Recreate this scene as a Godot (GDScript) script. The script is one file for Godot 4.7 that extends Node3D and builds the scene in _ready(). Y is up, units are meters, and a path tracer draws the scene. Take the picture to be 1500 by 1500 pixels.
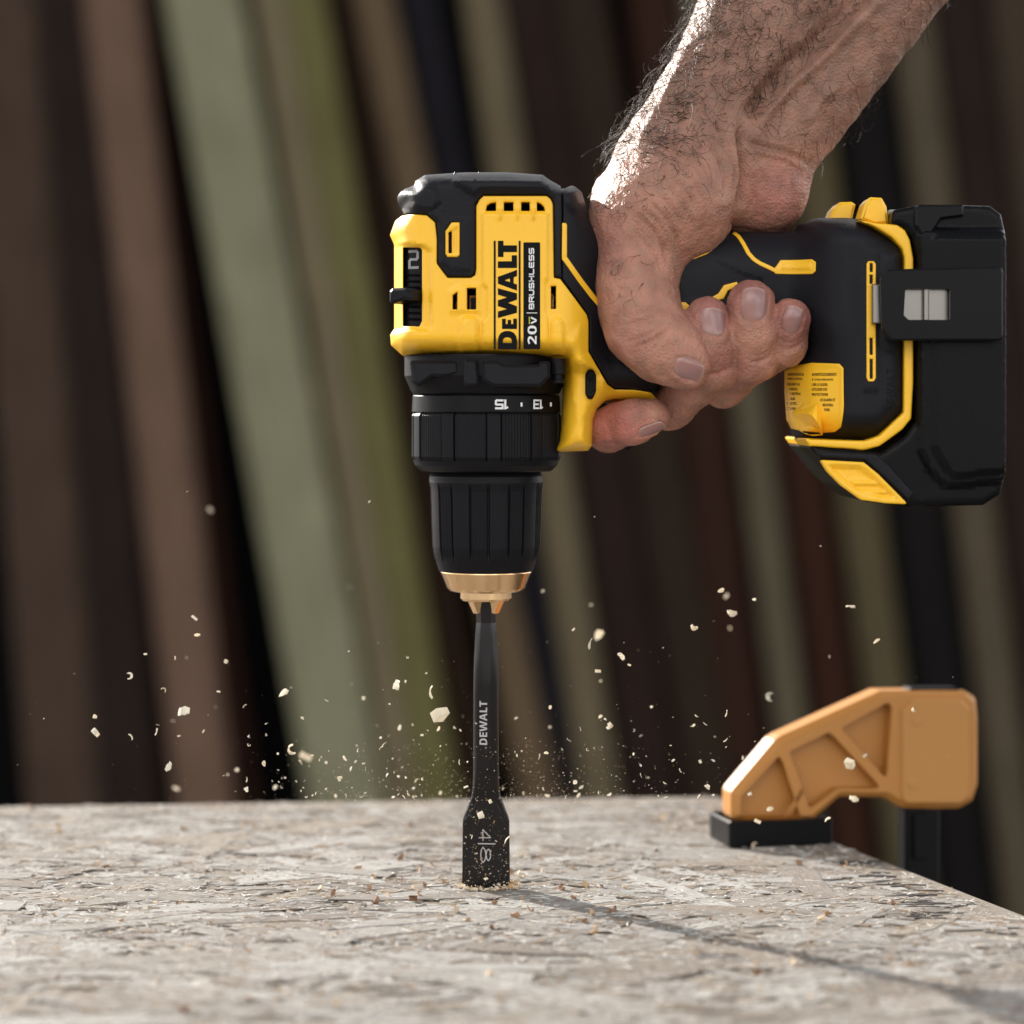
extends Node3D

# ---------------------------------------------------------------- camera geometry
# The drill stands upright in the plane z = 0 with the bit on the board at the origin.
# F: focal length in pixels of the 1500-pixel photograph; the lens is level and shifted.
const DIST := 0.9
const F := 4080.0 * 0.9
const CX := 0.009314
const CY := 0.171569
const YH := 600.0

var rng := RandomNumberGenerator.new()
var mats := {}
var used_names := {}

# a measurement on the photograph, taken at a known depth z (metres), as a point in metres
func P(px: float, py: float, z := 0.0) -> Vector3:
	var s := (DIST - z) / F
	return Vector3(CX + (px - 750.0) * s, CY - (py - YH) * s, z)

# the same in millimetres, x and y only
func Q(px: float, py: float, zmm := 0.0) -> Vector2:
	var p := P(px, py, zmm * 0.001)
	return Vector2(p.x, p.y) * 1000.0

func QL(a: Array, zmm := 0.0) -> PackedVector2Array:
	var out := PackedVector2Array()
	for i in range(0, a.size(), 2):
		out.append(Q(a[i], a[i + 1], zmm))
	return out

# a measurement on the board's top, y = 0
func G(px: float, py: float) -> Vector3:
	var zz := F * CY / (py - YH)
	return Vector3(CX + (px - 750.0) * zz / F, 0.0, DIST - zz)

# ---------------------------------------------------------------- mesh collector
class MB:
	var v := PackedVector3Array()
	var n := PackedVector3Array()
	var c := PackedColorArray()
	var uv := PackedVector2Array()
	var idx := PackedInt32Array()
	var flip := false
	var xf := Transform3D():
		set(t):
			xf = t
			flip = t.basis.determinant() < 0.0
	var col := Color(1, 1, 1)
	func vert(p: Vector3, nn: Vector3, u := Vector2.ZERO) -> int:
		v.append(xf * p)
		n.append((xf.basis * nn).normalized())
		uv.append(u)
		c.append(col)
		return v.size() - 1
	# triangle whose corners run anticlockwise as seen from its front
	func tri(a: int, b: int, d: int) -> void:
		if flip:
			idx.append(a); idx.append(b); idx.append(d)
		else:
			idx.append(a); idx.append(d); idx.append(b)
	func quad(a: int, b: int, d: int, e: int) -> void:
		tri(a, b, d)
		tri(a, d, e)
	func flat3(a: Vector3, b: Vector3, d: Vector3) -> void:
		var nn := (b - a).cross(d - a).normalized()
		var i := vert(a, nn)
		vert(b, nn); vert(d, nn)
		tri(i, i + 1, i + 2)
	func flat4(a: Vector3, b: Vector3, d: Vector3, e: Vector3) -> void:
		var nn := (d - a).cross(e - b).normalized()
		var w := (b - a).length()
		var h := (e - a).length()
		var i := vert(a, nn, Vector2(0, 0))
		vert(b, nn, Vector2(w, 0)); vert(d, nn, Vector2(w, h)); vert(e, nn, Vector2(0, h))
		quad(i, i + 1, i + 2, i + 3)
	func smooth(from: int, first_index: int) -> void:
		# recompute normals of the vertices from «from» on, weighted by area
		for i in range(from, v.size()):
			n[i] = Vector3.ZERO
		for k in range(first_index, idx.size(), 3):
			var fn := (v[idx[k + 2]] - v[idx[k]]).cross(v[idx[k + 1]] - v[idx[k]])
			for j in 3:
				n[idx[k + j]] += fn
		for i in range(from, v.size()):
			n[i] = n[i].normalized() if n[i].length_squared() > 1e-30 else Vector3.UP
	func mesh(with_color := false) -> ArrayMesh:
		var a := []
		a.resize(Mesh.ARRAY_MAX)
		a[Mesh.ARRAY_VERTEX] = v
		a[Mesh.ARRAY_NORMAL] = n
		a[Mesh.ARRAY_TEX_UV] = uv
		if with_color:
			a[Mesh.ARRAY_COLOR] = c
		a[Mesh.ARRAY_INDEX] = idx
		var m := ArrayMesh.new()
		m.add_surface_from_arrays(Mesh.PRIMITIVE_TRIANGLES, a)
		return m

# ---------------------------------------------------------------- naming
func numbered(called: String) -> String:
	if not used_names.has(called):
		used_names[called] = 0
		return called
	used_names[called] += 1
	return "%s_%03d" % [called, used_names[called]]

func put(called: String, mesh: Mesh, mat: Material, parent: Node3D = null) -> MeshInstance3D:
	var o := MeshInstance3D.new()
	o.mesh = mesh
	o.material_override = null
	for i in mesh.get_surface_count():
		o.set_surface_override_material(i, mat)
	o.name = numbered(called)
	(parent if parent else self).add_child(o, true)
	return o

func tag(o: Node3D, label: String, category := "", group := "", kind := "") -> Node3D:
	if label: o.set_meta("label", label)
	if category: o.set_meta("category", category)
	if group: o.set_meta("group", group)
	if kind: o.set_meta("kind", kind)
	return o

func thing(called: String, label: String, category: String, at := Vector3.ZERO) -> Node3D:
	var o := Node3D.new()
	o.name = numbered(called)
	add_child(o, true)
	o.position = at
	tag(o, label, category)
	return o

# ---------------------------------------------------------------- materials
func lin(r: float, g: float, b: float) -> Color:
	return Color(r, g, b).linear_to_srgb()

func noise_tex(size: int, freq: float, seed_: int, kind := FastNoiseLite.TYPE_SIMPLEX_SMOOTH, octaves := 4, lo := 0.0, hi := 1.0, normal := false, bump := 4.0) -> NoiseTexture2D:
	var t := NoiseTexture2D.new()
	var nz := FastNoiseLite.new()
	nz.seed = seed_
	nz.noise_type = kind
	nz.frequency = freq
	nz.fractal_octaves = octaves
	t.width = size
	t.height = size
	t.seamless = true
	t.noise = nz
	t.as_normal_map = normal
	t.bump_strength = bump
	if not normal:
		var g := Gradient.new()
		g.set_color(0, Color(lo, lo, lo))
		g.set_color(1, Color(hi, hi, hi))
		t.color_ramp = g
	return t

func plain(called: String, c: Color, rough: float, metal := 0.0, spec := 0.5) -> StandardMaterial3D:
	var m := StandardMaterial3D.new()
	m.resource_name = called
	m.albedo_color = c
	m.roughness = rough
	m.metallic = metal
	m.metallic_specular = spec
	mats[called] = m
	return m

func grained(m: StandardMaterial3D, tex: Texture2D, scale: float, height_cm: float) -> StandardMaterial3D:
	m.uv1_triplanar = true
	m.uv1_scale = Vector3.ONE * scale
	m.heightmap_enabled = true
	m.heightmap_texture = tex
	m.heightmap_scale = height_cm
	return m

# ---------------------------------------------------------------- 2D helpers
func seg_dist(p: Vector2, a: Vector2, b: Vector2) -> float:
	var ab := b - a
	var t := clampf((p - a).dot(ab) / maxf(ab.length_squared(), 1e-12), 0.0, 1.0)
	return p.distance_to(a + ab * t)

func poly_dist(p: Vector2, poly: PackedVector2Array) -> float:
	var best := 1e9
	var n := poly.size()
	var a := poly[n - 1]
	for i in n:
		var b := poly[i]
		var ab := b - a
		var ap := p - a
		var t := clampf(ap.dot(ab) / maxf(ab.length_squared(), 1e-12), 0.0, 1.0)
		var d := (ap - ab * t).length_squared()
		if d < best:
			best = d
		a = b
	return sqrt(best)

func signed_area(poly: PackedVector2Array) -> float:
	var s := 0.0
	for i in poly.size():
		s += poly[i].cross(poly[(i + 1) % poly.size()])
	return s * 0.5

func ccw(poly: PackedVector2Array) -> PackedVector2Array:
	if signed_area(poly) < 0.0:
		poly = poly.duplicate()
		poly.reverse()
	return poly

# rounds every corner with radius up to r
func fillet(poly: PackedVector2Array, r: float, steps := 4) -> PackedVector2Array:
	var out := PackedVector2Array()
	var n := poly.size()
	for i in n:
		var p := poly[i]
		var a := poly[(i + n - 1) % n] - p
		var b := poly[(i + 1) % n] - p
		var la := a.length()
		var lb := b.length()
		var cosang := clampf(a.dot(b) / maxf(la * lb, 1e-9), -1.0, 1.0)
		var half := acos(cosang) * 0.5
		var cut := minf(r / maxf(tan(half), 0.05), minf(la, lb) * 0.45)
		if half > 1.5:
			out.append(p)
			continue
		var p0 := p + a / la * cut
		var p2 := p + b / lb * cut
		for k in steps + 1:
			var t := float(k) / steps
			out.append(p0 * (1 - t) * (1 - t) + p * 2.0 * t * (1 - t) + p2 * t * t)
	return out

func resample(poly: PackedVector2Array, step: float) -> PackedVector2Array:
	var out := PackedVector2Array()
	var n := poly.size()
	for i in n:
		var a := poly[i]
		var b := poly[(i + 1) % n]
		var k := maxi(1, int(ceil(a.distance_to(b) / step)))
		for j in k:
			var q := a.lerp(b, float(j) / k)
			if out.is_empty() or out[out.size() - 1].distance_to(q) > step * 0.12:
				out.append(q)
	if out[0].distance_to(out[out.size() - 1]) < step * 0.12:
		out.remove_at(out.size() - 1)
	return out

# inward normals of an anticlockwise polygon
func inward(poly: PackedVector2Array) -> PackedVector2Array:
	var out := PackedVector2Array()
	var n := poly.size()
	for i in n:
		var d := (poly[(i + 1) % n] - poly[i]).normalized() + (poly[i] - poly[(i + n - 1) % n]).normalized()
		out.append(Vector2(-d.y, d.x).normalized())
	return out

func bar2(a: Vector2, b: Vector2, w: float) -> PackedVector2Array:
	var d := (b - a).normalized() * w * 0.5
	var s := Vector2(-d.y, d.x)
	return PackedVector2Array([a - s, b - s, b + s, a + s])

# a polyline with a width, as a polygon
func stroke(pts: PackedVector2Array, w: float) -> PackedVector2Array:
	var left := PackedVector2Array()
	var right := PackedVector2Array()
	var n := pts.size()
	for i in n:
		var d := (pts[mini(i + 1, n - 1)] - pts[maxi(i - 1, 0)]).normalized()
		var s := Vector2(-d.y, d.x) * w * 0.5
		left.append(pts[i] + s)
		right.append(pts[i] - s)
	left.reverse()
	right.append_array(left)
	return right

# ---------------------------------------------------------------- relief: a plate over an outline whose front follows a height function
# all in millimetres; feats: [polygon, height, softness]
func relief(mb: MB, outline: PackedVector2Array, base: Callable, lift: float, bevel: float, holes: Array = [], feats: Array = [], step := 1.3, drop := 2.5, mirror := false, hole_drop := 6.0) -> void:
	var poly := resample(ccw(outline), minf(step * 0.7, 1.0))
	var rings := [poly]
	var all_b: Array = [poly]
	var inner_polys := []
	for h in holes:
		var hp: PackedVector2Array = resample(ccw(h), 0.7)
		all_b.append(hp)
	var pts := PackedVector2Array()
	var kind := PackedInt32Array()
	for b in all_b:
		pts.append_array(b)
	var nb := pts.size()
	# near: is a point closer to any boundary than 5 mm
	var dist_all := func(p: Vector2) -> float:
		var d := 1e9
		for b in all_b:
			d = minf(d, poly_dist(p, b))
		return d
	var seen_cells := {}
	var taken := func(p: Vector2, r: float) -> bool:
		var kx := int(floor(p.x / 0.5))
		var ky := int(floor(p.y / 0.5))
		for ix in range(kx - 2, kx + 3):
			for iy in range(ky - 2, ky + 3):
				var key := ix * 100000 + iy
				if seen_cells.has(key):
					for q in seen_cells[key]:
						if p.distance_squared_to(q) < r * r:
							return true
		return false
	var keep := func(p: Vector2) -> void:
		var key := int(floor(p.x / 0.5)) * 100000 + int(floor(p.y / 0.5))
		if not seen_cells.has(key):
			seen_cells[key] = []
		seen_cells[key].append(p)
		pts.append(p)
	for i in nb:
		var key := int(floor(pts[i].x / 0.5)) * 100000 + int(floor(pts[i].y / 0.5))
		if not seen_cells.has(key):
			seen_cells[key] = []
		seen_cells[key].append(pts[i])
	var inside := func(p: Vector2) -> bool:
		if not Geometry2D.is_point_in_polygon(p, poly):
			return false
		for k in range(1, all_b.size()):
			if Geometry2D.is_point_in_polygon(p, all_b[k]):
				return false
		return true
	# bevel rings, and more of them where the base falls steeply to a silhouette
	for b_i in all_b.size():
		var b: PackedVector2Array = all_b[b_i]
		var nn := inward(b)
		if b_i > 0:
			for i in nn.size():
				nn[i] = -nn[i]
		for i in b.size():
			var offs := [bevel * 0.35, bevel]
			if b_i == 0:
				var h0: float = base.call(b[i])
				var h1: float = base.call(b[i] + nn[i] * 3.0)
				if h1 - h0 > 1.5:
					offs.append_array([1.2, 2.2, 3.6, 5.2])
			for o in offs:
				var p: Vector2 = b[i] + nn[i] * o
				if o > 1.0 and i % 2 == 1:
					continue
				if inside.call(p) and not taken.call(p, minf(o * 0.6, 0.5)) and dist_all.call(p) > o * 0.9:
					keep.call(p)
	for f in feats:
		var fp: PackedVector2Array = resample(ccw(f[0]), 0.8)
		var fn := inward(fp)
		for i in fp.size():
			for o in [0.0, f[2]]:
				var p: Vector2 = fp[i] + fn[i] * o
				if inside.call(p) and not taken.call(p, 0.3):
					keep.call(p)
	var box := Rect2(poly[0], Vector2.ZERO)
	for p in poly:
		box = box.expand(p)
	var gy := box.position.y
	var row := 0
	while gy < box.end.y:
		var gx := box.position.x + (0.5 * step if row % 2 else 0.0)
		while gx < box.end.x:
			var p := Vector2(gx, gy)
			if inside.call(p) and not taken.call(p, step * 0.45):
				keep.call(p)
			gx += step
		gy += step * 0.87
		row += 1
	# heights
	var z := PackedFloat32Array()
	z.resize(pts.size())
	for i in pts.size():
		var p := pts[i]
		var h: float = base.call(p) + lift
		if i < nb:
			h -= bevel
		else:
			var d: float = dist_all.call(p)
			if d < bevel:
				var t := 1.0 - d / bevel
				h -= bevel * (1.0 - sqrt(maxf(0.0, 1.0 - t * t)))
		for f in feats:
			if Geometry2D.is_point_in_polygon(p, f[0]):
				h += f[1] * smoothstep(0.0, f[2], poly_dist(p, f[0]))
		z[i] = h
	var tris := Geometry2D.triangulate_delaunay(pts)
	var sides := [1.0, -1.0] if mirror else [1.0]
	for s in sides:
		var from := mb.v.size()
		var fi := mb.idx.size()
		for i in pts.size():
			mb.vert(Vector3(pts[i].x, pts[i].y, z[i] * s) * 0.001, Vector3(0, 0, s), pts[i])
		for k in range(0, tris.size(), 3):
			var a := tris[k]
			var b := tris[k + 1]
			var c := tris[k + 2]
			var g := (pts[a] + pts[b] + pts[c]) / 3.0
			if not inside.call(g):
				continue
			var w := (pts[b] - pts[a]).cross(pts[c] - pts[a])
			if absf(w) < 1e-7:
				continue
			if (w > 0.0) == (s > 0.0):
				mb.tri(from + a, from + b, from + c)
			else:
				mb.tri(from + a, from + c, from + b)
		mb.smooth(from, fi)
		# skirts
		var at := 0
		for b_i in all_b.size():
			var b: PackedVector2Array = all_b[b_i]
			var nn := inward(b)
			var dr := drop if b_i == 0 else hole_drop
			var first := mb.v.size()
			for i in b.size():
				var out3 := Vector3(-nn[i].x, -nn[i].y, 0.0) * (1.0 if b_i == 0 else -1.0)
				var zt := z[at + i]
				var zb := maxf(zt - dr, -0.2) if b_i == 0 else zt - dr
				mb.vert(Vector3(b[i].x, b[i].y, zt * s) * 0.001, out3)
				mb.vert(Vector3(b[i].x, b[i].y, zb * s) * 0.001, out3)
			for i in b.size():
				var j := (i + 1) % b.size()
				var q := [first + 2 * i, first + 2 * i + 1, first + 2 * j + 1, first + 2 * j]
				if (s > 0.0) == (b_i == 0):
					mb.quad(q[0], q[1], q[2], q[3])
				else:
					mb.quad(q[3], q[2], q[1], q[0])
			at += b.size()

# ---------------------------------------------------------------- slab: an outline pushed through from z0 to z1 (millimetres), edges bevelled on the front and the back
func slab(mb: MB, outline: PackedVector2Array, z0: float, z1: float, bevel := 0.4, holes: Array = [], through := false) -> void:
	var poly := ccw(outline)
	var n := poly.size()
	var nn := inward(poly)
	var inner := PackedVector2Array()
	for i in n:
		inner.append(poly[i] + nn[i] * bevel)
	var lay := [[inner, z0], [poly, z0 + bevel], [poly, z1 - bevel], [inner, z1]]
	for k in 3:
		for i in n:
			var j := (i + 1) % n
			var a: Vector2 = lay[k][0][i]
			var b: Vector2 = lay[k][0][j]
			var c: Vector2 = lay[k + 1][0][j]
			var d: Vector2 = lay[k + 1][0][i]
			mb.flat4(Vector3(a.x, a.y, lay[k][1]) * 0.001, Vector3(b.x, b.y, lay[k][1]) * 0.001, Vector3(c.x, c.y, lay[k + 1][1]) * 0.001, Vector3(d.x, d.y, lay[k + 1][1]) * 0.001)
	cap(mb, inner, z1, 1.0, holes, poly)
	cap(mb, inner, z0, -1.0, holes if through else [], poly)
	for h in holes:
		var hp: PackedVector2Array = ccw(h)
		for i in hp.size():
			var a := hp[i]
			var b := hp[(i + 1) % hp.size()]
			mb.flat4(Vector3(b.x, b.y, z0 + 0.1) * 0.001, Vector3(a.x, a.y, z0 + 0.1) * 0.001, Vector3(a.x, a.y, z1) * 0.001, Vector3(b.x, b.y, z1) * 0.001)

func cap(mb: MB, poly: PackedVector2Array, z: float, s: float, holes: Array = [], shape := PackedVector2Array()) -> void:
	var pts := poly.duplicate()
	var tris: PackedInt32Array
	if holes.is_empty():
		tris = Geometry2D.triangulate_polygon(shape if shape.size() else pts)
	else:
		pts = resample(poly, 1.0)
		for h in holes:
			pts.append_array(resample(ccw(h), 0.6))
		var shaken := PackedVector2Array()
		for i in pts.size():
			shaken.append(pts[i] + Vector2(sin(i * 12.9898), cos(i * 78.233)) * 0.004)
		tris = Geometry2D.triangulate_delaunay(shaken)
	var from := mb.v.size()
	for p in pts:
		mb.vert(Vector3(p.x, p.y, z) * 0.001, Vector3(0, 0, s), p)
	for k in range(0, tris.size(), 3):
		var a := pts[tris[k]]
		var b := pts[tris[k + 1]]
		var c := pts[tris[k + 2]]
		if not holes.is_empty():
			var g := (a + b + c) / 3.0
			if not Geometry2D.is_point_in_polygon(g, poly):
				continue
			var out := false
			for h in holes:
				if Geometry2D.is_point_in_polygon(g, h):
					out = true
			if out:
				continue
		if ((b - a).cross(c - a) > 0.0) == (s > 0.0):
			mb.tri(from + tris[k], from + tris[k + 1], from + tris[k + 2])
		else:
			mb.tri(from + tris[k], from + tris[k + 2], from + tris[k + 1])

# a flat print: one face just proud of what it is printed on, z from a callable
func print_poly(mb: MB, poly: PackedVector2Array, base: Callable, lift := 0.06, holes: Array = []) -> void:
	poly = ccw(poly)
	var pts := poly.duplicate()
	var tris: PackedInt32Array
	if holes.is_empty():
		tris = Geometry2D.triangulate_polygon(pts)
	else:
		pts = resample(poly, 0.5)
		for h in holes:
			pts.append_array(resample(ccw(h), 0.4))
		tris = Geometry2D.triangulate_delaunay(pts)
	var from := mb.v.size()
	for p in pts:
		mb.vert(Vector3(p.x, p.y, base.call(p) + lift) * 0.001, Vector3(0, 0, 1))
	for k in range(0, tris.size(), 3):
		var a := pts[tris[k]]
		var b := pts[tris[k + 1]]
		var c := pts[tris[k + 2]]
		var g := (a + b + c) / 3.0
		if not holes.is_empty():
			if not Geometry2D.is_point_in_polygon(g, poly) or Geometry2D.is_point_in_polygon(g, holes[0]):
				continue
		if (b - a).cross(c - a) > 0.0:
			mb.tri(from + tris[k], from + tris[k + 1], from + tris[k + 2])
		else:
			mb.tri(from + tris[k], from + tris[k + 2], from + tris[k + 1])

# lettering: strokes on a 4 x 6 grid
const GLYPHS := {
	"B": [[0, 0, 3.4, 0, 4, 0.8, 4, 2.4, 3.4, 3, 0, 3], [3.4, 3, 3.8, 3.5, 3.8, 5.5, 3.2, 6, 0, 6], [0, 0, 0, 6]],
	"R": [[0, 0, 0, 6, 3.4, 6, 4, 5.3, 4, 3.6, 3.4, 2.9, 0.4, 2.9], [2.4, 2.9, 4, 0]],
	"U": [[0, 6, 0, 0.8, 0.7, 0, 3.3, 0, 4, 0.8, 4, 6]],
	"S": [[0, 0, 3.4, 0, 4, 0.7, 4, 2.4, 3.4, 3, 0.6, 3, 0, 3.6, 0, 5.3, 0.6, 6, 4, 6]],
	"H": [[0, 0, 0, 6], [4, 0, 4, 6], [0, 3, 4, 3]],
	"L": [[0, 6, 0, 0.8, 0.7, 0, 4, 0]],
	"E": [[4, 0, 0.7, 0, 0, 0.8, 0, 5.2, 0.7, 6, 4, 6], [0, 3, 3.6, 3]],
	"1": [[1.2, 5.4, 2.4, 6, 2.4, 0]],
	"2": [[0, 6, 3.4, 6, 4, 5.4, 4, 3.6, 3.4, 3, 0.6, 3, 0, 2.4, 0, 0, 4, 0]],
	"3": [[0, 6, 4, 6, 4, 0, 0, 0], [0.6, 3, 4, 3]],
	"4": [[3, 0, 3, 6, 0, 2, 4, 2]],
	"5": [[4, 6, 0, 6, 0, 3.2, 3.6, 3.2, 4, 2.6, 4, 0.6, 3.4, 0, 0, 0]],
	"8": [[2, 3.2, 0.8, 3.8, 0.5, 4.8, 1.2, 5.8, 2, 6, 2.8, 5.8, 3.5, 4.8, 3.2, 3.8, 2, 3.2, 0.6, 2.5, 0, 1.4, 0.7, 0.3, 2, 0, 3.3, 0.3, 4, 1.4, 3.4, 2.5, 2, 3.2]],
	"-": [[0, 3, 4, 3]],
}

# pts2: text units to place: o + u * x + v * y ; put through «place» to 3D
func strokes(mb: MB, text: String, o: Vector2, u: Vector2, v: Vector2, gap: float, w: float, base: Callable, lift := 0.06) -> void:
	var pen := 0.0
	for ch in text:
		if GLYPHS.has(ch):
			for line in GLYPHS[ch]:
				for i in range(0, line.size() - 2, 2):
					var a: Vector2 = o + u * (pen + line[i]) + v * line[i + 1]
					var b: Vector2 = o + u * (pen + line[i + 2]) + v * line[i + 3]
					var e := (b - a).normalized() * w * 0.45
					print_poly(mb, bar2(a - e, b + e, w), base, lift + 0.003 * i)
		pen += 4.0 + gap

# a word in the system's bold face fitted into the box o, o + u, o + v
func word(mb: MB, text: String, o: Vector2, u: Vector2, v: Vector2, base: Callable, lift := 0.06, weight := 700) -> void:
	var tm := TextMesh.new()
	var f := SystemFont.new()
	f.font_names = PackedStringArray(["Droid Sans"])
	f.font_weight = weight
	tm.font = f
	tm.text = text
	tm.font_size = 32
	tm.depth = 0.0
	tm.curve_step = 2.0
	var arr := tm.get_mesh_arrays()
	if arr.is_empty():
		return
	var vs: PackedVector3Array = arr[Mesh.ARRAY_VERTEX]
	var ix: PackedInt32Array = arr[Mesh.ARRAY_INDEX] if arr[Mesh.ARRAY_INDEX] != null else PackedInt32Array(range(vs.size()))
	if vs.is_empty():
		return
	var lo := vs[0]
	var hi := vs[0]
	for p in vs:
		lo = lo.min(p)
		hi = hi.max(p)
	var from := mb.v.size()
	for p in vs:
		var q := o + u * ((p.x - lo.x) / (hi.x - lo.x)) + v * ((p.y - lo.y) / (hi.y - lo.y))
		mb.vert(Vector3(q.x, q.y, base.call(q) + lift) * 0.001, Vector3(0, 0, 1))
	for k in range(0, ix.size(), 3):
		var a := mb.v[from + ix[k]]
		var b := mb.v[from + ix[k + 1]]
		var c := mb.v[from + ix[k + 2]]
		if (b - a).cross(c - a).z > 0.0:
			mb.tri(from + ix[k], from + ix[k + 1], from + ix[k + 2])
		else:
			mb.tri(from + ix[k], from + ix[k + 2], from + ix[k + 1])

# ---------------------------------------------------------------- lathe about the y axis; prof: r, y pairs in mm from the top down; shape(angle, y, r) -> r
func lathe(mb: MB, prof: Array, segs: int, shape = null) -> void:
	# each span of the profile is smooth round the axis; with «sharp» the spans meet in edges
	for k in range(0, prof.size() - 2, 2):
		var from := mb.v.size()
		var fi := mb.idx.size()
		for e in 2:
			var r0: float = prof[k + 2 * e]
			var y: float = prof[k + 1 + 2 * e]
			for s in segs + 1:
				var a := TAU * s / segs
				var r := r0
				if shape != null:
					r = shape.call(a, y, r0)
				mb.vert(Vector3(sin(a) * r, y, cos(a) * r) * 0.001, Vector3.UP, Vector2(float(s) / segs * TAU * r0, y))
		for s in segs:
			mb.quad(from + s, from + segs + 1 + s, from + segs + 2 + s, from + s + 1)
		mb.smooth(from, fi)
		# close the seam's normals
		for e in 2:
			var i0 := from + e * (segs + 1)
			var nn := (mb.n[i0] + mb.n[i0 + segs]).normalized()
			mb.n[i0] = nn
			mb.n[i0 + segs] = nn

func tube(mb: MB, pts: Array, radii: Array, segs := 8) -> void:
	var from := mb.v.size()
	var fi := mb.idx.size()
	var n := pts.size()
	var ref := Vector3(0.3, 0.2, 0.93)
	for i in n:
		var d: Vector3 = (pts[mini(i + 1, n - 1)] - pts[maxi(i - 1, 0)]).normalized()
		var x := d.cross(ref).normalized()
		var y := x.cross(d)
		for s in segs:
			var a := TAU * s / segs
			mb.vert(pts[i] + (x * cos(a) + y * sin(a)) * radii[i], (x * cos(a) + y * sin(a)))
	for i in n - 1:
		for s in segs:
			var t := (s + 1) % segs
			mb.quad(from + i * segs + s, from + i * segs + t, from + (i + 1) * segs + t, from + (i + 1) * segs + s)

# box with chamfered edges, in metres
func cbox(mb: MB, size: Vector3, at: Vector3, ch: float, basis := Basis()) -> void:
	var h := size * 0.5
	var old := mb.xf
	mb.xf = old * Transform3D(basis, at)
	var pt := func(sx: float, sy: float, sz: float, axis: int) -> Vector3:
		var q := Vector3(sx * (h.x - (0.0 if axis == 0 else ch)), sy * (h.y - (0.0 if axis == 1 else ch)), sz * (h.z - (0.0 if axis == 2 else ch)))
		return q
	for axis in 3:
		for s in [-1.0, 1.0]:
			var a: Array = []
			for k in [[-1.0, -1.0], [1.0, -1.0], [1.0, 1.0], [-1.0, 1.0]]:
				var q := [0.0, 0.0, 0.0]
				q[axis] = s
				q[(axis + 1) % 3] = k[0]
				q[(axis + 2) % 3] = k[1]
				a.append(pt.call(q[0], q[1], q[2], axis))
			if s > 0:
				mb.flat4(a[0], a[1], a[2], a[3])
			else:
				mb.flat4(a[3], a[2], a[1], a[0])
	# edges
	for axis in 3:
		var u := (axis + 1) % 3
		var w := (axis + 2) % 3
		for su in [-1.0, 1.0]:
			for sw in [-1.0, 1.0]:
				var q0 := [0.0, 0.0, 0.0]
				q0[axis] = -1.0; q0[u] = su; q0[w] = sw
				var q1 := q0.duplicate()
				q1[axis] = 1.0
				var a: Vector3 = pt.call(q0[0], q0[1], q0[2], u)
				var b: Vector3 = pt.call(q1[0], q1[1], q1[2], u)
				var c: Vector3 = pt.call(q1[0], q1[1], q1[2], w)
				var d: Vector3 = pt.call(q0[0], q0[1], q0[2], w)
				if su * sw > 0:
					mb.flat4(a, b, c, d)
				else:
					mb.flat4(d, c, b, a)
	for sx in [-1.0, 1.0]:
		for sy in [-1.0, 1.0]:
			for sz in [-1.0, 1.0]:
				var a: Vector3 = pt.call(sx, sy, sz, 0)
				var b: Vector3 = pt.call(sx, sy, sz, 1)
				var c: Vector3 = pt.call(sx, sy, sz, 2)
				if sx * sy * sz > 0:
					mb.flat3(a, b, c)
				else:
					mb.flat3(a, c, b)
	mb.xf = old

# ================================================================ the scene
func _ready() -> void:
	rng.seed = 20240611
	set_up_view_and_light()
	make_materials()
	build_yard()
	build_board()
	build_clamp()
	build_drill()
	build_bit()
	build_person()
	build_chips()

func set_up_view_and_light() -> void:
	var cam := Camera3D.new()
	cam.name = "camera"
	cam.projection = Camera3D.PROJECTION_FRUSTUM
	cam.position = Vector3(CX, CY, DIST)
	var at := CameraAttributesPhysical.new()
	at.frustum_near = 0.05
	at.frustum_far = 200.0
	at.frustum_focal_length = 100.0
	at.exposure_aperture = 6.8
	at.frustum_focus_distance = DIST - 0.020
	cam.attributes = at
	cam.near = 0.05
	cam.far = 200.0
	cam.size = 1500.0 / F * 0.05
	cam.frustum_offset = Vector2(0.0, -150.0 / F * 0.05)
	add_child(cam)
	cam.make_current()
	var we := WorldEnvironment.new()
	we.name = "environment"
	var e := Environment.new()
	e.background_mode = Environment.BG_SKY
	var sky := Sky.new()
	var sm := ProceduralSkyMaterial.new()
	sm.sky_top_color = Color(0.42, 0.44, 0.48)
	sm.sky_horizon_color = Color(0.93, 0.925, 0.92)
	sm.sky_curve = 0.5
	sm.ground_bottom_color = Color(0.28, 0.26, 0.24)
	sm.ground_horizon_color = Color(0.6, 0.58, 0.55)
	sm.sun_angle_max = 60.0
	sm.sun_curve = 0.12
	sm.sky_cover = clouds()
	sm.sky_cover_modulate = Color(1.0, 0.99, 0.97, 0.9)
	sky.sky_material = sm
	e.sky = sky
	e.background_energy_multiplier = 1.0
	e.tonemap_mode = Environment.TONE_MAPPER_LINEAR
	e.tonemap_exposure = 2.15
	e.sdfgi_enabled = true
	e.ssao_enabled = true
	e.ssil_enabled = true
	we.environment = e
	add_child(we)
	var sun := DirectionalLight3D.new()
	sun.name = "sun"
	sun.light_energy = 1.6
	sun.light_color = Color(1.0, 0.97, 0.93)
	sun.light_angular_distance = 0.5
	sun.shadow_enabled = true
	var el := deg_to_rad(25.0)
	# the bit's shadow runs to the right and towards the camera
	var flat := Vector3(0.135, 0.0, 0.155).normalized()
	sun.look_at_from_position(Vector3.ZERO, Vector3(flat.x * cos(el), -sin(el), flat.z * cos(el)), Vector3.UP)
	add_child(sun)

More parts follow.
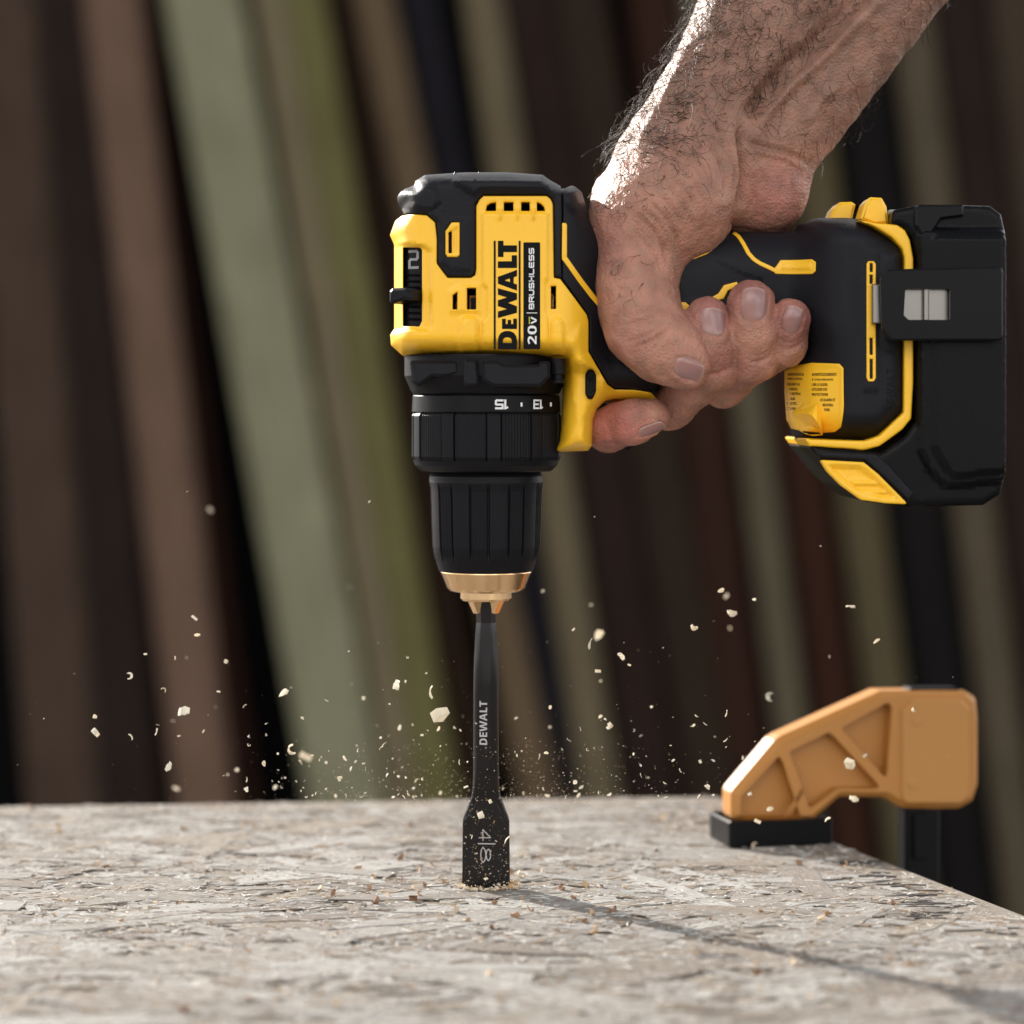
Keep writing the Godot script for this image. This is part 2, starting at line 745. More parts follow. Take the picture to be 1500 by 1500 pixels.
# broken cloud, the same all round: white heaps with gaps of haze between them
func clouds() -> ImageTexture:
	var im := Image.create(512, 256, false, Image.FORMAT_RGBAF)
	var nz := FastNoiseLite.new()
	nz.seed = 12
	nz.frequency = 1.5
	nz.fractal_octaves = 5
	for y in 256:
		var lat := PI * (0.5 - (y + 0.5) / 256.0)
		for x in 512:
			var lon := TAU * (x + 0.5) / 512.0
			var d := Vector3(cos(lat) * sin(lon), sin(lat), cos(lat) * cos(lon))
			var v := 0.0
			if lat > 0.0:
				v = smoothstep(0.02, 0.34, nz.get_noise_3d(d.x, d.y * 1.7, d.z)) * smoothstep(0.0, 0.12, d.y)
			im.set_pixel(x, y, Color(1, 1, 1, v))
	return ImageTexture.create_from_image(im)

func make_materials() -> void:
	var pebble := noise_tex(512, 0.06, 3, FastNoiseLite.TYPE_SIMPLEX_SMOOTH, 3, 0.0, 1.0)
	var fine := noise_tex(512, 0.2, 9, FastNoiseLite.TYPE_SIMPLEX, 2, 0.0, 1.0)
	mats.pebble = pebble
	mats.fine = fine
	grained(plain("yellow plastic", lin(0.93, 0.52, 0.022), 0.36), fine, 18.0, 0.004)
	grained(plain("yellow plastic dark", lin(0.70, 0.34, 0.018), 0.5), fine, 18.0, 0.004)
	grained(plain("black rubber", lin(0.0095, 0.0097, 0.0128), 0.46, 0.0, 0.28), fine, 22.0, 0.012)
	grained(plain("black plastic", lin(0.007, 0.007, 0.009), 0.38, 0.0, 0.25), fine, 16.0, 0.005)
	grained(plain("battery plastic", lin(0.0045, 0.0045, 0.0055), 0.3, 0.0, 0.24), fine, 16.0, 0.004)
	plain("dark inside", lin(0.003, 0.003, 0.003), 0.9, 0.0, 0.1)
	plain("print black", lin(0.006, 0.006, 0.007), 0.5, 0.0, 0.2)
	plain("print white", lin(0.72, 0.72, 0.72), 0.5)
	plain("print grey", lin(0.30, 0.30, 0.31), 0.5)
	plain("print lime", lin(0.55, 0.55, 0.03), 0.5)
	plain("gold metal", lin(0.80, 0.54, 0.30), 0.2, 1.0)
	plain("steel", lin(0.25, 0.24, 0.22), 0.25, 1.0)
	grained(plain("bit steel", lin(0.008, 0.007, 0.0075), 0.22, 0.0, 0.35), fine, 20.0, 0.003)
	plain("etching", lin(0.42, 0.41, 0.42), 0.5, 0.3)
	plain("clip black", lin(0.005, 0.005, 0.006), 0.28, 0.0, 0.26)
	plain("lens", lin(0.9, 0.75, 0.25), 0.12)
	grained(plain("clamp orange", lin(0.41, 0.178, 0.036), 0.42), fine, 14.0, 0.006)
	grained(plain("clamp orange light", lin(0.42, 0.195, 0.045), 0.42), fine, 14.0, 0.006)
	plain("bar steel", lin(0.006, 0.006, 0.007), 0.35, 0.0, 0.25)

# ---------------------------------------------------------------- yard: ground, wall, leaning boards
func build_yard() -> void:
	var mb := MB.new()
	mb.flat4(Vector3(-60, -0.9, 60), Vector3(60, -0.9, 60), Vector3(60, -0.9, -60), Vector3(-60, -0.9, -60))
	var gm := plain("packed earth", lin(0.11, 0.095, 0.08), 0.95)
	gm.albedo_texture = noise_tex(512, 0.02, 21, FastNoiseLite.TYPE_SIMPLEX_SMOOTH, 5, 0.6, 1.0)
	gm.uv1_scale = Vector3(0.5, 0.5, 0.5)
	tag(put("ground", mb.mesh(), gm), "", "", "", "structure")
	# a dark wall of vertical battens that the boards lean on
	var w := thing("timber_wall", "black stained timber wall behind the leaning boards", "wall", Vector3(0, -0.9, -2.78))
	var wm := plain("black stain", lin(0.004, 0.004, 0.004), 0.95, 0.0, 0.15)
	mb = MB.new()
	cbox(mb, Vector3(2.6, 1.78, 0.05), Vector3(0, 0.89, -0.03), 0.004)
	put("wall_panel", mb.mesh(), wm, w)
	for i in 9:
		mb = MB.new()
		cbox(mb, Vector3(0.06, 1.76, 0.02), Vector3(-1.2 + 0.3 * i, 0.88, 0.006), 0.003)
		put("batten", mb.mesh(), wm, w)
	var grain := noise_tex(512, 0.03, 31, FastNoiseLite.TYPE_SIMPLEX_SMOOTH, 4, 0.72, 1.0)
	# boards: pixel x where the middle of the board crosses y = 0 and y = 1170, width in pixels, depth, colour (linear), label
	var rows := [
		[98, 190, 100, 0.0, Color(0.0211, 0.0138, 0.0113), "very dark brown board at the left end of the leaning boards"],
		[165, 300, 84, 0.02, Color(0.1217, 0.0766, 0.0546), "mid brown board left of the black gap, second from the left end"],
		[212, 362, 34, -0.05, Color(0.0327, 0.0144, 0.0095), "narrow reddish brown board set back beside the black gap"],
		[298, 508, 112, 0.03, Color(0.2266, 0.2229, 0.1412), "wide pale grey green board, the palest of the leaning boards"],
		[356, 566, 40, -0.03, Color(0.0640, 0.0518, 0.0274), "narrow dark olive board in the groove right of the pale green board"],
		[400, 596, 60, 0.01, Color(0.1391, 0.1147, 0.0695), "khaki board right of the dark olive groove"],
		[446, 642, 62, 0.015, Color(0.1070, 0.0984, 0.0399), "olive green board between the khaki board and the drill chuck"],
		[505, 700, 46, -0.04, Color(0.0300, 0.0166, 0.0105), "dark brown board set back just left of the drill head"],
		[548, 790, 56, 0.01, Color(0.0965, 0.0672, 0.0404), "light brown board that passes behind the top left of the drill"],
		[612, 838, 66, -0.02, Color(0.0121, 0.0109, 0.0146), "blue black board behind the drill head"],
		[706, 880, 56, 0.0, Color(0.1084, 0.0876, 0.0535), "khaki board showing just right of the drill chuck"],
		[775, 960, 90, -0.02, Color(0.0234, 0.0137, 0.0112), "dark red brown board right of the khaki board by the chuck"],
		[850, 1045, 76, 0.0, Color(0.0275, 0.0177, 0.0116), "dark umber board below the gripping fingers"],
		[960, 1095, 80, -0.01, Color(0.0327, 0.0144, 0.0095), "dark maroon board left of the grey strip under the hand"],
		[1022, 1172, 48, 0.015, Color(0.0820, 0.0698, 0.0454), "narrow grey khaki board running down to the clamp's sloping nose"],
		[1084, 1240, 70, -0.01, Color(0.0394, 0.0162, 0.0101), "reddish brown board between the two grey khaki strips"],
		[1160, 1318, 62, 0.01, Color(0.0744, 0.0598, 0.0329), "grey khaki board below the battery's yellow button"],
		[1245, 1400, 84, -0.02, Color(0.0102, 0.0090, 0.0090), "near black board under the battery"],
		[1330, 1480, 60, 0.01, Color(0.0723, 0.0577, 0.0382), "khaki brown board at the right, beyond the battery"],
		[1400, 1560, 90, -0.01, Color(0.0233, 0.0147, 0.0111), "dark brown board near the right end of the leaning boards"],
		[1492, 1640, 90, 0.01, Color(0.0522, 0.0376, 0.0254), "brown board at the far right end of the leaning boards"],
		[0, 96, 110, 0.01, Color(0.0633, 0.0413, 0.0303), "brown board at the far left end of the leaning boards"],
	]
	for r in rows:
		var z: float = -2.62 + r[3]
		var top := P(r[0], 0.0, z)
		var low := P(r[1], 1170.0, z)
		var d := (top - low).normalized()
		var foot := low + d * ((-0.895 - low.y) / d.y)
		var head := low + d * ((0.86 + rng.randf() * 0.14 - low.y) / d.y)
		var width: float = r[2] * (DIST - z) / F
		var m := plain(r[5], ((r[4] as Color) * (1.12 if r[4].g > 0.15 else (1.38 if r[4].g > 0.045 else 1.12))).linear_to_srgb(), 0.85, 0.0, 0.2)
		m.albedo_texture = grain
		m.uv1_scale = Vector3(6, 0.4, 1)
		var b := MB.new()
		var basis := Basis(d.cross(Vector3.BACK).normalized(), d, Vector3.BACK)
		cbox(b, Vector3(width, foot.distance_to(head), 0.036), Vector3(0, foot.distance_to(head) * 0.5, 0), minf(0.012, width * 0.2))
		var o := put("leaning_board", b.mesh(), m)
		o.transform = Transform3D(basis, foot)
		tag(o, r[5], "board", "boards leaning on the dark wall")

# ---------------------------------------------------------------- the strand board on its bench
func strand_mesh(l: float, w: float, r: RandomNumberGenerator) -> MB:
	var mb := MB.new()
	add_strand(mb, l, w, r)
	return mb

func add_strand(mb: MB, l: float, w: float, r: RandomNumberGenerator) -> void:
	# an irregular flake, slightly bowed, with split ends; metres
	var n := 5
	var up := []
	var dn := []
	for i in n + 1:
		var t := float(i) / n
		var taper := 1.0 - 0.75 * pow(absf(t * 2.0 - 1.0), 4.0) * r.randf()
		var x := (t - 0.5) * l + (r.randf() - 0.5) * l * 0.06
		var bow := (r.randf() - 0.35) * 0.00018
		up.append(Vector3(x + (r.randf() - 0.5) * l * 0.10 * (1.0 if i == 0 or i == n else 0.0), bow + (r.randf() - 0.5) * 0.0001, w * 0.5 * taper * (0.8 + 0.35 * r.randf())))
		dn.append(Vector3(x + (r.randf() - 0.5) * l * 0.10 * (1.0 if i == 0 or i == n else 0.0), bow, -w * 0.5 * taper * (0.8 + 0.35 * r.randf())))
	var from := mb.v.size()
	var off := Vector2(r.randf() * 1000.0, r.randf() * 1000.0)
	var fi := mb.idx.size()
	for i in n + 1:
		mb.vert(up[i], Vector3.UP, off + Vector2(up[i].x, up[i].z) * 1000.0)
		mb.vert(dn[i], Vector3.UP, off + Vector2(dn[i].x, dn[i].z) * 1000.0)
	for i in n:
		mb.quad(from + 2 * i, from + 2 * i + 2, from + 2 * i + 3, from + 2 * i + 1)
	mb.smooth(from, fi)
	# edge
	var th := Vector3(0, 0.00045, 0)
	for i in n:
		mb.flat4(up[i] - th, up[i + 1] - th, up[i + 1], up[i])
		mb.flat4(dn[i + 1] - th, dn[i] - th, dn[i], dn[i + 1])
	mb.flat4(dn[0] - th, up[0] - th, up[0], dn[0])
	mb.flat4(up[n] - th, dn[n] - th, dn[n], up[n])

func wood(called: String, c: Color, tex: Texture2D, bump: Texture2D) -> StandardMaterial3D:
	var m := plain(called, c, 0.8)
	m.albedo_texture = tex
	m.uv1_scale = Vector3(0.004, 0.11, 1.0)
	m.heightmap_enabled = true
	m.heightmap_texture = bump
	m.heightmap_scale = 0.03
	m.vertex_color_use_as_albedo = true
	return m

func build_board() -> void:
	var c := G(1050, 1165)
	var e := G(1374, 1290)
	var right := (e - c).normalized()
	var left := (G(126, 1178) - c).normalized()
	var corner := [c, c + right * 0.78, c + right * 0.78 + left * 0.82, c + left * 0.72]
	var board := thing("strand_board", "grey brown oriented strand board being drilled, covered in shavings", "board")
	var tex := noise_tex(512, 0.035, 41, FastNoiseLite.TYPE_SIMPLEX_SMOOTH, 5, 0.52, 1.0)
	var bump := noise_tex(512, 0.05, 43, FastNoiseLite.TYPE_SIMPLEX_SMOOTH, 4, 0.0, 1.0)
	var mb := MB.new()
	var o2 := PackedVector2Array()
	for k in corner:
		o2.append(Vector2(k.x, -k.z) * 1000.0)
	mb.xf = Transform3D(Basis(Vector3(1, 0, 0), Vector3(0, 0, -1), Vector3(0, 1, 0)), Vector3(0, -0.0006, 0))
	slab(mb, o2, -18.0, 0.0, 0.6)
	mb.xf = Transform3D()
	var bm := wood("board core", lin(0.36, 0.31, 0.255), tex, bump)
	put("core_panel", mb.mesh(), bm, board)
	var flat := PackedVector2Array()
	for k in corner:
		flat.append(Vector2(k.x, k.z))
	var inside := func(x: float, z: float, margin: float) -> bool:
		var p := Vector2(x, z)
		return Geometry2D.is_point_in_polygon(p, flat) and poly_dist(p, flat) > margin
	var tones := [Color(0.401, 0.373, 0.338), Color(0.330, 0.296, 0.257), Color(0.503, 0.486, 0.455), Color(0.274, 0.232, 0.193), Color(0.442, 0.420, 0.393), Color(0.374, 0.335, 0.293), Color(0.354, 0.300, 0.240)]
	var wm := []
	for i in tones.size():
		wm.append(wood("strand wood %d" % i, (tones[i] as Color).linear_to_srgb(), tex, bump))
	# the strands one can pick apart: parts of the board
	wood("scorched wood", lin(0.045, 0.038, 0.034), tex, bump)
	var variants := []
	for i in 14:
		var l := 0.030 + 0.050 * rng.randf()
		variants.append(strand_mesh(l, 0.006 + 0.012 * rng.randf(), rng).mesh())
	var placed := 0
	while placed < 290:
		var x := -0.29 + 0.58 * rng.randf()
		var z := -0.27 + 0.56 * rng.randf()
		if not inside.call(x, z, 0.041):
			continue
		var s := put("strand", variants[placed % variants.size()], wm[rng.randi() % wm.size()], board)
		var yaw := rng.randfn(0.0, 0.45) if rng.randf() < 0.75 else rng.randf() * PI
		var b := Basis(Vector3.UP, yaw + (PI if rng.randf() < 0.5 else 0.0)) * Basis(Vector3.RIGHT, rng.randfn(0.0, 0.012)) * Basis(Vector3.BACK, rng.randfn(0.0, 0.004))
		s.transform = Transform3D(b, Vector3(x, 0.00016 + 0.00022 * rng.randf(), z))
		placed += 1
	# the rest of the strands
	mb = MB.new()
	placed = 0
	while placed < 4200:
		var x := -0.56 + 0.95 * rng.randf()
		var z := -0.29 + 0.72 * rng.randf()
		if not inside.call(x, z, 0.021):
			continue
		var yaw := rng.randfn(0.0, 0.5) if rng.randf() < 0.75 else rng.randf() * PI
		var b := Basis(Vector3.UP, yaw) * Basis(Vector3.RIGHT, rng.randfn(0.0, 0.02)) * Basis(Vector3.BACK, rng.randfn(0.0, 0.006))
		mb.xf = Transform3D(b, Vector3(x, -0.0001 + 0.0002 * rng.randf(), z))
		var t: Color = tones[rng.randi() % tones.size()]
		mb.col = t * (0.8 + 0.35 * rng.randf())
		var l := 0.010 + 0.030 * rng.randf()
		add_strand(mb, l, 0.003 + 0.006 * rng.randf(), rng)
		placed += 1
	var sm := wood("strand wood mixed", Color.WHITE, tex, bump)
	tag(put("small_strands", mb.mesh(true), sm, board), "", "", "", "stuff")
	# fibres and crumbs bound to the face
	mb = MB.new()
	placed = 0
	while placed < 26000:
		var x := -0.40 + 0.75 * rng.randf()
		var z := -0.28 + 0.60 * rng.randf()
		if not inside.call(x, z, 0.004):
			continue
		var yaw := rng.randfn(0.0, 0.5) if rng.randf() < 0.8 else rng.randf() * PI
		var b := Basis(Vector3.UP, yaw) * Basis(Vector3.BACK, rng.randfn(0.0, 0.05))
		var l := 0.0008 + 0.0065 * rng.randf() * rng.randf()
		var wd := 0.00010 + 0.00042 * rng.randf() * rng.randf()
		var hgt := 0.00010 + 0.00028 * rng.randf() * rng.randf()
		mb.xf = Transform3D(b, Vector3(x, 0.0003, z))
		var k := rng.randf()
		mb.col = Color(0.60, 0.57, 0.53) if k < 0.62 else (Color(0.21, 0.155, 0.11) if k < 0.86 else Color(0.36, 0.25, 0.15))
		mb.col = mb.col * (0.75 + 0.4 * rng.randf())
		var p := [Vector3(-l / 2, 0, -wd), Vector3(l / 2, 0, -wd * 0.3), Vector3(l / 2, 0, wd * 0.3), Vector3(-l / 2, 0, wd)]
		var up := Vector3(0, hgt, 0)
		mb.flat4(p[3] + up, p[2] + up, p[1] + up, p[0] + up)
		mb.flat4(p[3], p[2], p[2] + up, p[3] + up)
		mb.flat4(p[1], p[0], p[0] + up, p[1] + up)
		mb.flat4(p[0], p[3], p[3] + up, p[0] + up)
		placed += 1
	var fm := plain("fibre", Color.WHITE, 0.85)
	fm.vertex_color_use_as_albedo = true
	mats.fibre = fm
	tag(put("face_fibres", mb.mesh(true), fm, board), "", "", "", "stuff")
	# dark scorched fibres near the right edge
	for k in [[1236, 1263, 46, 1], [1282, 1284, 26, 2], [1318, 1297, 36, 2], [1342, 1312, 34, 3], [1358, 1341, 24, 3], [1350, 1324, 26, 2], [1218, 1289, 22, 1], [1300, 1262, 30, 1]]:
		for n in 5:
			var a := G(k[0] + rng.randfn(0.0, k[2] * 0.5), k[1] + rng.randfn(0.0, k[3]))
			if not inside.call(a.x, a.z, 0.007):
				continue
			mb = MB.new()
			mb.xf = Transform3D(Basis(Vector3.UP, rng.randfn(0.0, 0.12)), a + Vector3(0, 0.00045, 0))
			add_strand(mb, 0.004 + 0.010 * rng.randf(), 0.0005 + 0.0013 * rng.randf(), rng)
			put("dark_strand", mb.mesh(), mats["scorched wood"], board)
	# bench under the board
	var bench := thing("workbench", "timber workbench under the strand board", "workbench", Vector3(-0.16, -0.9, 0.03))
	var bt := wood("bench timber", lin(0.22, 0.15, 0.09), tex, bump)
	mb = MB.new()
	cbox(mb, Vector3(0.46, 0.04, 0.34), Vector3(0, 0.86, 0), 0.003)
	put("bench_top", mb.mesh(), bt, bench)
	for sx in [-1.0, 1.0]:
		for sz in [-1.0, 1.0]:
			mb = MB.new()
			cbox(mb, Vector3(0.06, 0.838, 0.06), Vector3(0.19 * sx, 0.42, 0.13 * sz), 0.003)
			put("leg", mb.mesh(), bt, bench)

# ---------------------------------------------------------------- the clamp at the board's edge
func build_clamp() -> void:
	var foot := G(1072, 1243)
	var yaw := deg_to_rad(13.0)
	var root := thing("bar_clamp", "ochre yellow bar clamp with black pad, gripping the board's right edge", "clamp", foot)
	root.rotation.y = yaw
	# local axes: x along the jaw, y up, z towards the camera; millimetres from the pad's near left bottom corner
	var L := func(a: Array) -> PackedVector2Array:
		# enlarged picture coordinates -> photograph -> the jaw's near face
		var out := PackedVector2Array()
		var zf0 := DIST - foot.z
		for i in range(0, a.size(), 2):
			var px: float = 1020.0 + a[i] / 4.054
			var py: float = 980.0 + a[i + 1] / 4.054
			var u := ((px - 750.0) * zf0 / F - (foot.x - CX)) / (cos(yaw) - (px - 750.0) * sin(yaw) / F)
			out.append(Vector2(u, CY - (py - YH) * (zf0 + u * sin(yaw)) / F) * 1000.0)
		return out
	var orange: Material = mats["clamp orange"]
	var outline: PackedVector2Array = L.call([238, 915, 238, 750, 252, 726, 498, 436, 532, 412, 1130, 142, 1437, 138, 1640, 140, 1700, 182, 1712, 300, 1712, 700, 1680, 800, 1600, 842, 1437, 845, 1260, 840, 1160, 775, 885, 772, 740, 900, 735, 915])
	var p1: PackedVector2Array = L.call([288, 906, 288, 770, 515, 525, 540, 560, 652, 906])
	var p2: PackedVector2Array = L.call([575, 500, 812, 385, 842, 405, 1118, 706, 1098, 722, 868, 724, 700, 846])
	var p3: PackedVector2Array = L.call([884, 360, 1165, 205, 1190, 232, 1160, 672])
	var hl := [fillet(p1, 1.5), fillet(p2, 1.5), fillet(p3, 1.5)]
	var mb := MB.new()
	var zf := -5.0
	var zb := -20.0
	# the jaw's web is thinner than its rim: cut the recesses by building the front in two layers
	var jaw := MB.new()
	var poly := fillet(outline, 3.0, 3)
	slab(jaw, poly, zb, zf, 2.2, hl)
	put("jaw", jaw.mesh(), orange, root)
	for h in hl:
		var f := MB.new()
		var hh: PackedVector2Array = Geometry2D.offset_polygon(ccw(h), 0.5)[0]
		cap(f, hh, zf - 6.5, 1.0)
		put("recess_floor", f.mesh(), orange, root)
	# raised cheek with two round marks
	var ck: PackedVector2Array = L.call([1243, 790, 1243, 250, 1310, 185, 1600, 185, 1650, 240, 1650, 760, 1600, 812, 1275, 812])
	mb = MB.new()
	slab(mb, fillet(ck, 2.0), zf - 1.0, zf + 1.4, 0.9)
	put("cheek_plate", mb.mesh(), mats["clamp orange light"], root)
	for at in [[1330, 310], [1308, 690]]:
		var ring: PackedVector2Array = L.call(at)
		mb = MB.new()
		mb.xf = Transform3D(Basis(Vector3(1, 0, 0), Vector3(0, 0, 1), Vector3(0, -1, 0)), Vector3(ring[0].x, ring[0].y, zf + 1.2) * 0.001)
		lathe(mb, [0.05, 0.55, 1.9, 0.55, 2.2, 0.45, 2.3, 0.0], 28)
		put("pin_mark", mb.mesh(), mats["clamp orange light"], root)
	# pad: a tray with a rim round the jaw's toe
	mb = MB.new()
	var tray := fillet(PackedVector2Array([Vector2(-1.0, 0.6), Vector2(41.8, 0.6), Vector2(41.8, -27.0), Vector2(-1.0, -27.0)]), 2.2)
	mb.xf = Transform3D(Basis(Vector3(1, 0, 0), Vector3(0, 0, 1), Vector3(0, 1, 0)), Vector3(0, 0, 0))
	var inner := fillet(PackedVector2Array([Vector2(0.8, -1.4), Vector2(40.0, -1.4), Vector2(40.0, -25.2), Vector2(0.8, -25.2)]), 1.4)
	# slab runs along its own z, which is the clamp's y
	slab(mb, tray, 0.2, 10.4, 0.5, [inner])
	mb.xf = Transform3D()
	put("pad", mb.mesh(), mats["battery plastic"], root)
	mb = MB.new()
	mb.xf = Transform3D(Basis(Vector3(1, 0, 0), Vector3(0, 0, 1), Vector3(0, 1, 0)), Vector3.ZERO)
	cap(mb, inner, 7.2, 1.0)
	put("pad_floor", mb.mesh(), mats["battery plastic"], root)
	# bar and lower jaw
	mb = MB.new()
	var bx: PackedVector2Array = L.call([1290, 850, 1500, 850])
	cbox(mb, Vector3((bx[1].x - bx[0].x) * 0.001, 0.30, 0.009), Vector3((bx[0].x + bx[1].x) * 0.0005, bx[0].y * 0.001 - 0.148, -0.013), 0.001)
	put("bar", mb.mesh(), mats["bar steel"], root)
	mb = MB.new()
	cbox(mb, Vector3(0.006, 0.018, 0.002), Vector3(bx[0].x * 0.001 + 0.006, bx[0].y * 0.001 - 0.011, -0.0075), 0.0004)
	put("bar_tooth", mb.mesh(), mats["bar steel"], root)
	mb = MB.new()
	cbox(mb, Vector3(0.118, 0.03, 0.024), Vector3(0.052, -0.078, -0.013), 0.003)
	put("fixed_jaw", mb.mesh(), orange, root)
	mb = MB.new()
	cbox(mb, Vector3(0.02, 0.02, 0.016), Vector3(0.008, -0.053, -0.013), 0.003)
	cbox(mb, Vector3(0.038, 0.02, 0.024), Vector3(0.019, -0.0338, -0.013), 0.003)
	put("fixed_pad", mb.mesh(), mats["battery plastic"], root)
	# black release on top of the jaw
	mb = MB.new()
	var rl: PackedVector2Array = L.call([1310, 142, 1325, 126, 1600, 124, 1620, 142])
	slab(mb, rl, -17.0, -8.0, 0.4)
	put("release_button", mb.mesh(), mats["battery plastic"], root)

# ================================================================ the drill
# millimetres, origin where the bit meets the board, x to the right, y up, z to the camera
const BODY := [583.5, 300, 583, 291, 588, 284, 594, 279.5, 607.5, 275, 609, 269, 624, 260, 684, 256.4, 744, 256.4, 795, 260, 806, 268, 819, 275, 840, 275, 852, 284, 857, 300,
	866, 325, 885, 342, 930, 348, 1000, 344, 1075, 340, 1158, 341, 1164, 339, 1169, 330, 1192, 321, 1234, 321, 1254, 324, 1277, 337, 1303, 353, 1319, 368, 1322, 380, 1321, 606, 1283, 642, 1264, 648, 1179, 647,
	1162, 640, 1153, 616, 1150, 575, 1150, 541, 1158, 528, 1166, 510, 1100, 508, 1040, 512, 1000, 524, 972, 548, 962, 580, 961, 586, 959, 591, 930, 588, 900, 586, 885, 589, 874, 600, 869, 615, 867, 653, 861, 660.5, 814.5, 662, 813, 657.5, 819, 645, 822, 620, 823.5, 584, 826, 528,
	591, 522, 573, 506, 571.5, 491, 577.5, 482, 577.5, 359, 571.5, 345, 579, 326, 589, 316, 590, 308]
var body := PackedVector2Array()
var body_in := PackedVector2Array()

func mmx(px: float) -> float:
	return (px - 712.0) / 4.08

func mmy(py: float) -> float:
	return (1300.0 - py) / 4.08

# how far the drill's body reaches towards the camera at a point of its side view
func body_z(p: Vector2) -> float:
	var x := p.x
	var zm := 33.0
	# head -> grip -> foot
	zm = lerpf(33.0, 17.0, smoothstep(mmx(818), mmx(900), x))
	zm = lerpf(zm, 34.0, smoothstep(mmx(1140), mmx(1225), x))
	var below := smoothstep(mmy(520), mmy(552), p.y)
	if x < mmx(965):
		zm = minf(zm, lerpf(33.0, 19.0, below)) if x > mmx(800) else zm
		var arm := smoothstep(mmx(872), mmx(905), x) * smoothstep(mmy(550), mmy(572), p.y)
		zm = lerpf(zm, 12.0, arm)
	if x > mmx(1100):
		# the foot thins towards its lower front corner
		zm = lerpf(zm, minf(zm, 24.0), smoothstep(mmy(470), mmy(560), p.y) * (1.0 - smoothstep(mmx(1150), mmx(1250), x)))
	var d := 1e9
	if Geometry2D.is_point_in_polygon(p, body):
		d = poly_dist(p, body)
	else:
		return 0.0
	# width of the rounding at the silhouette
	var w := 7.0
	w = lerpf(w, 17.0, smoothstep(mmx(830), mmx(930), x))
	w = lerpf(w, 11.0, smoothstep(mmx(1130), mmx(1230), x))
	if x < mmx(965):
		w = lerpf(w, 6.0, below)
	var z := zm * prof(d / w)
	# the head's left half falls away round the gear selector
	var left := pow(maxf(0.0, 1.0 - pow(1.0 - clampf((x - mmx(570)) / 25.0, 0.0, 1.0), 2.8)), 1.0 / 2.8)
	if x < mmx(720):
		z *= left
	return z

func prof(t: float) -> float:
	t = clampf(t, 0.0, 1.0)
	return pow(maxf(0.0, 1.0 - pow(1.0 - t, 2.3)), 1.0 / 2.3)

# photograph -> millimetres on the body's surface
func S(px: float, py: float) -> Vector2:
	var q := Q(px, py, 0.0)
	for i in 3:
		q = Q(px, py, body_z(q))
	return q

func SL(a: Array) -> PackedVector2Array:
	var out := PackedVector2Array()
	for i in range(0, a.size(), 2):
		out.append(S(a[i], a[i + 1]))
	return out

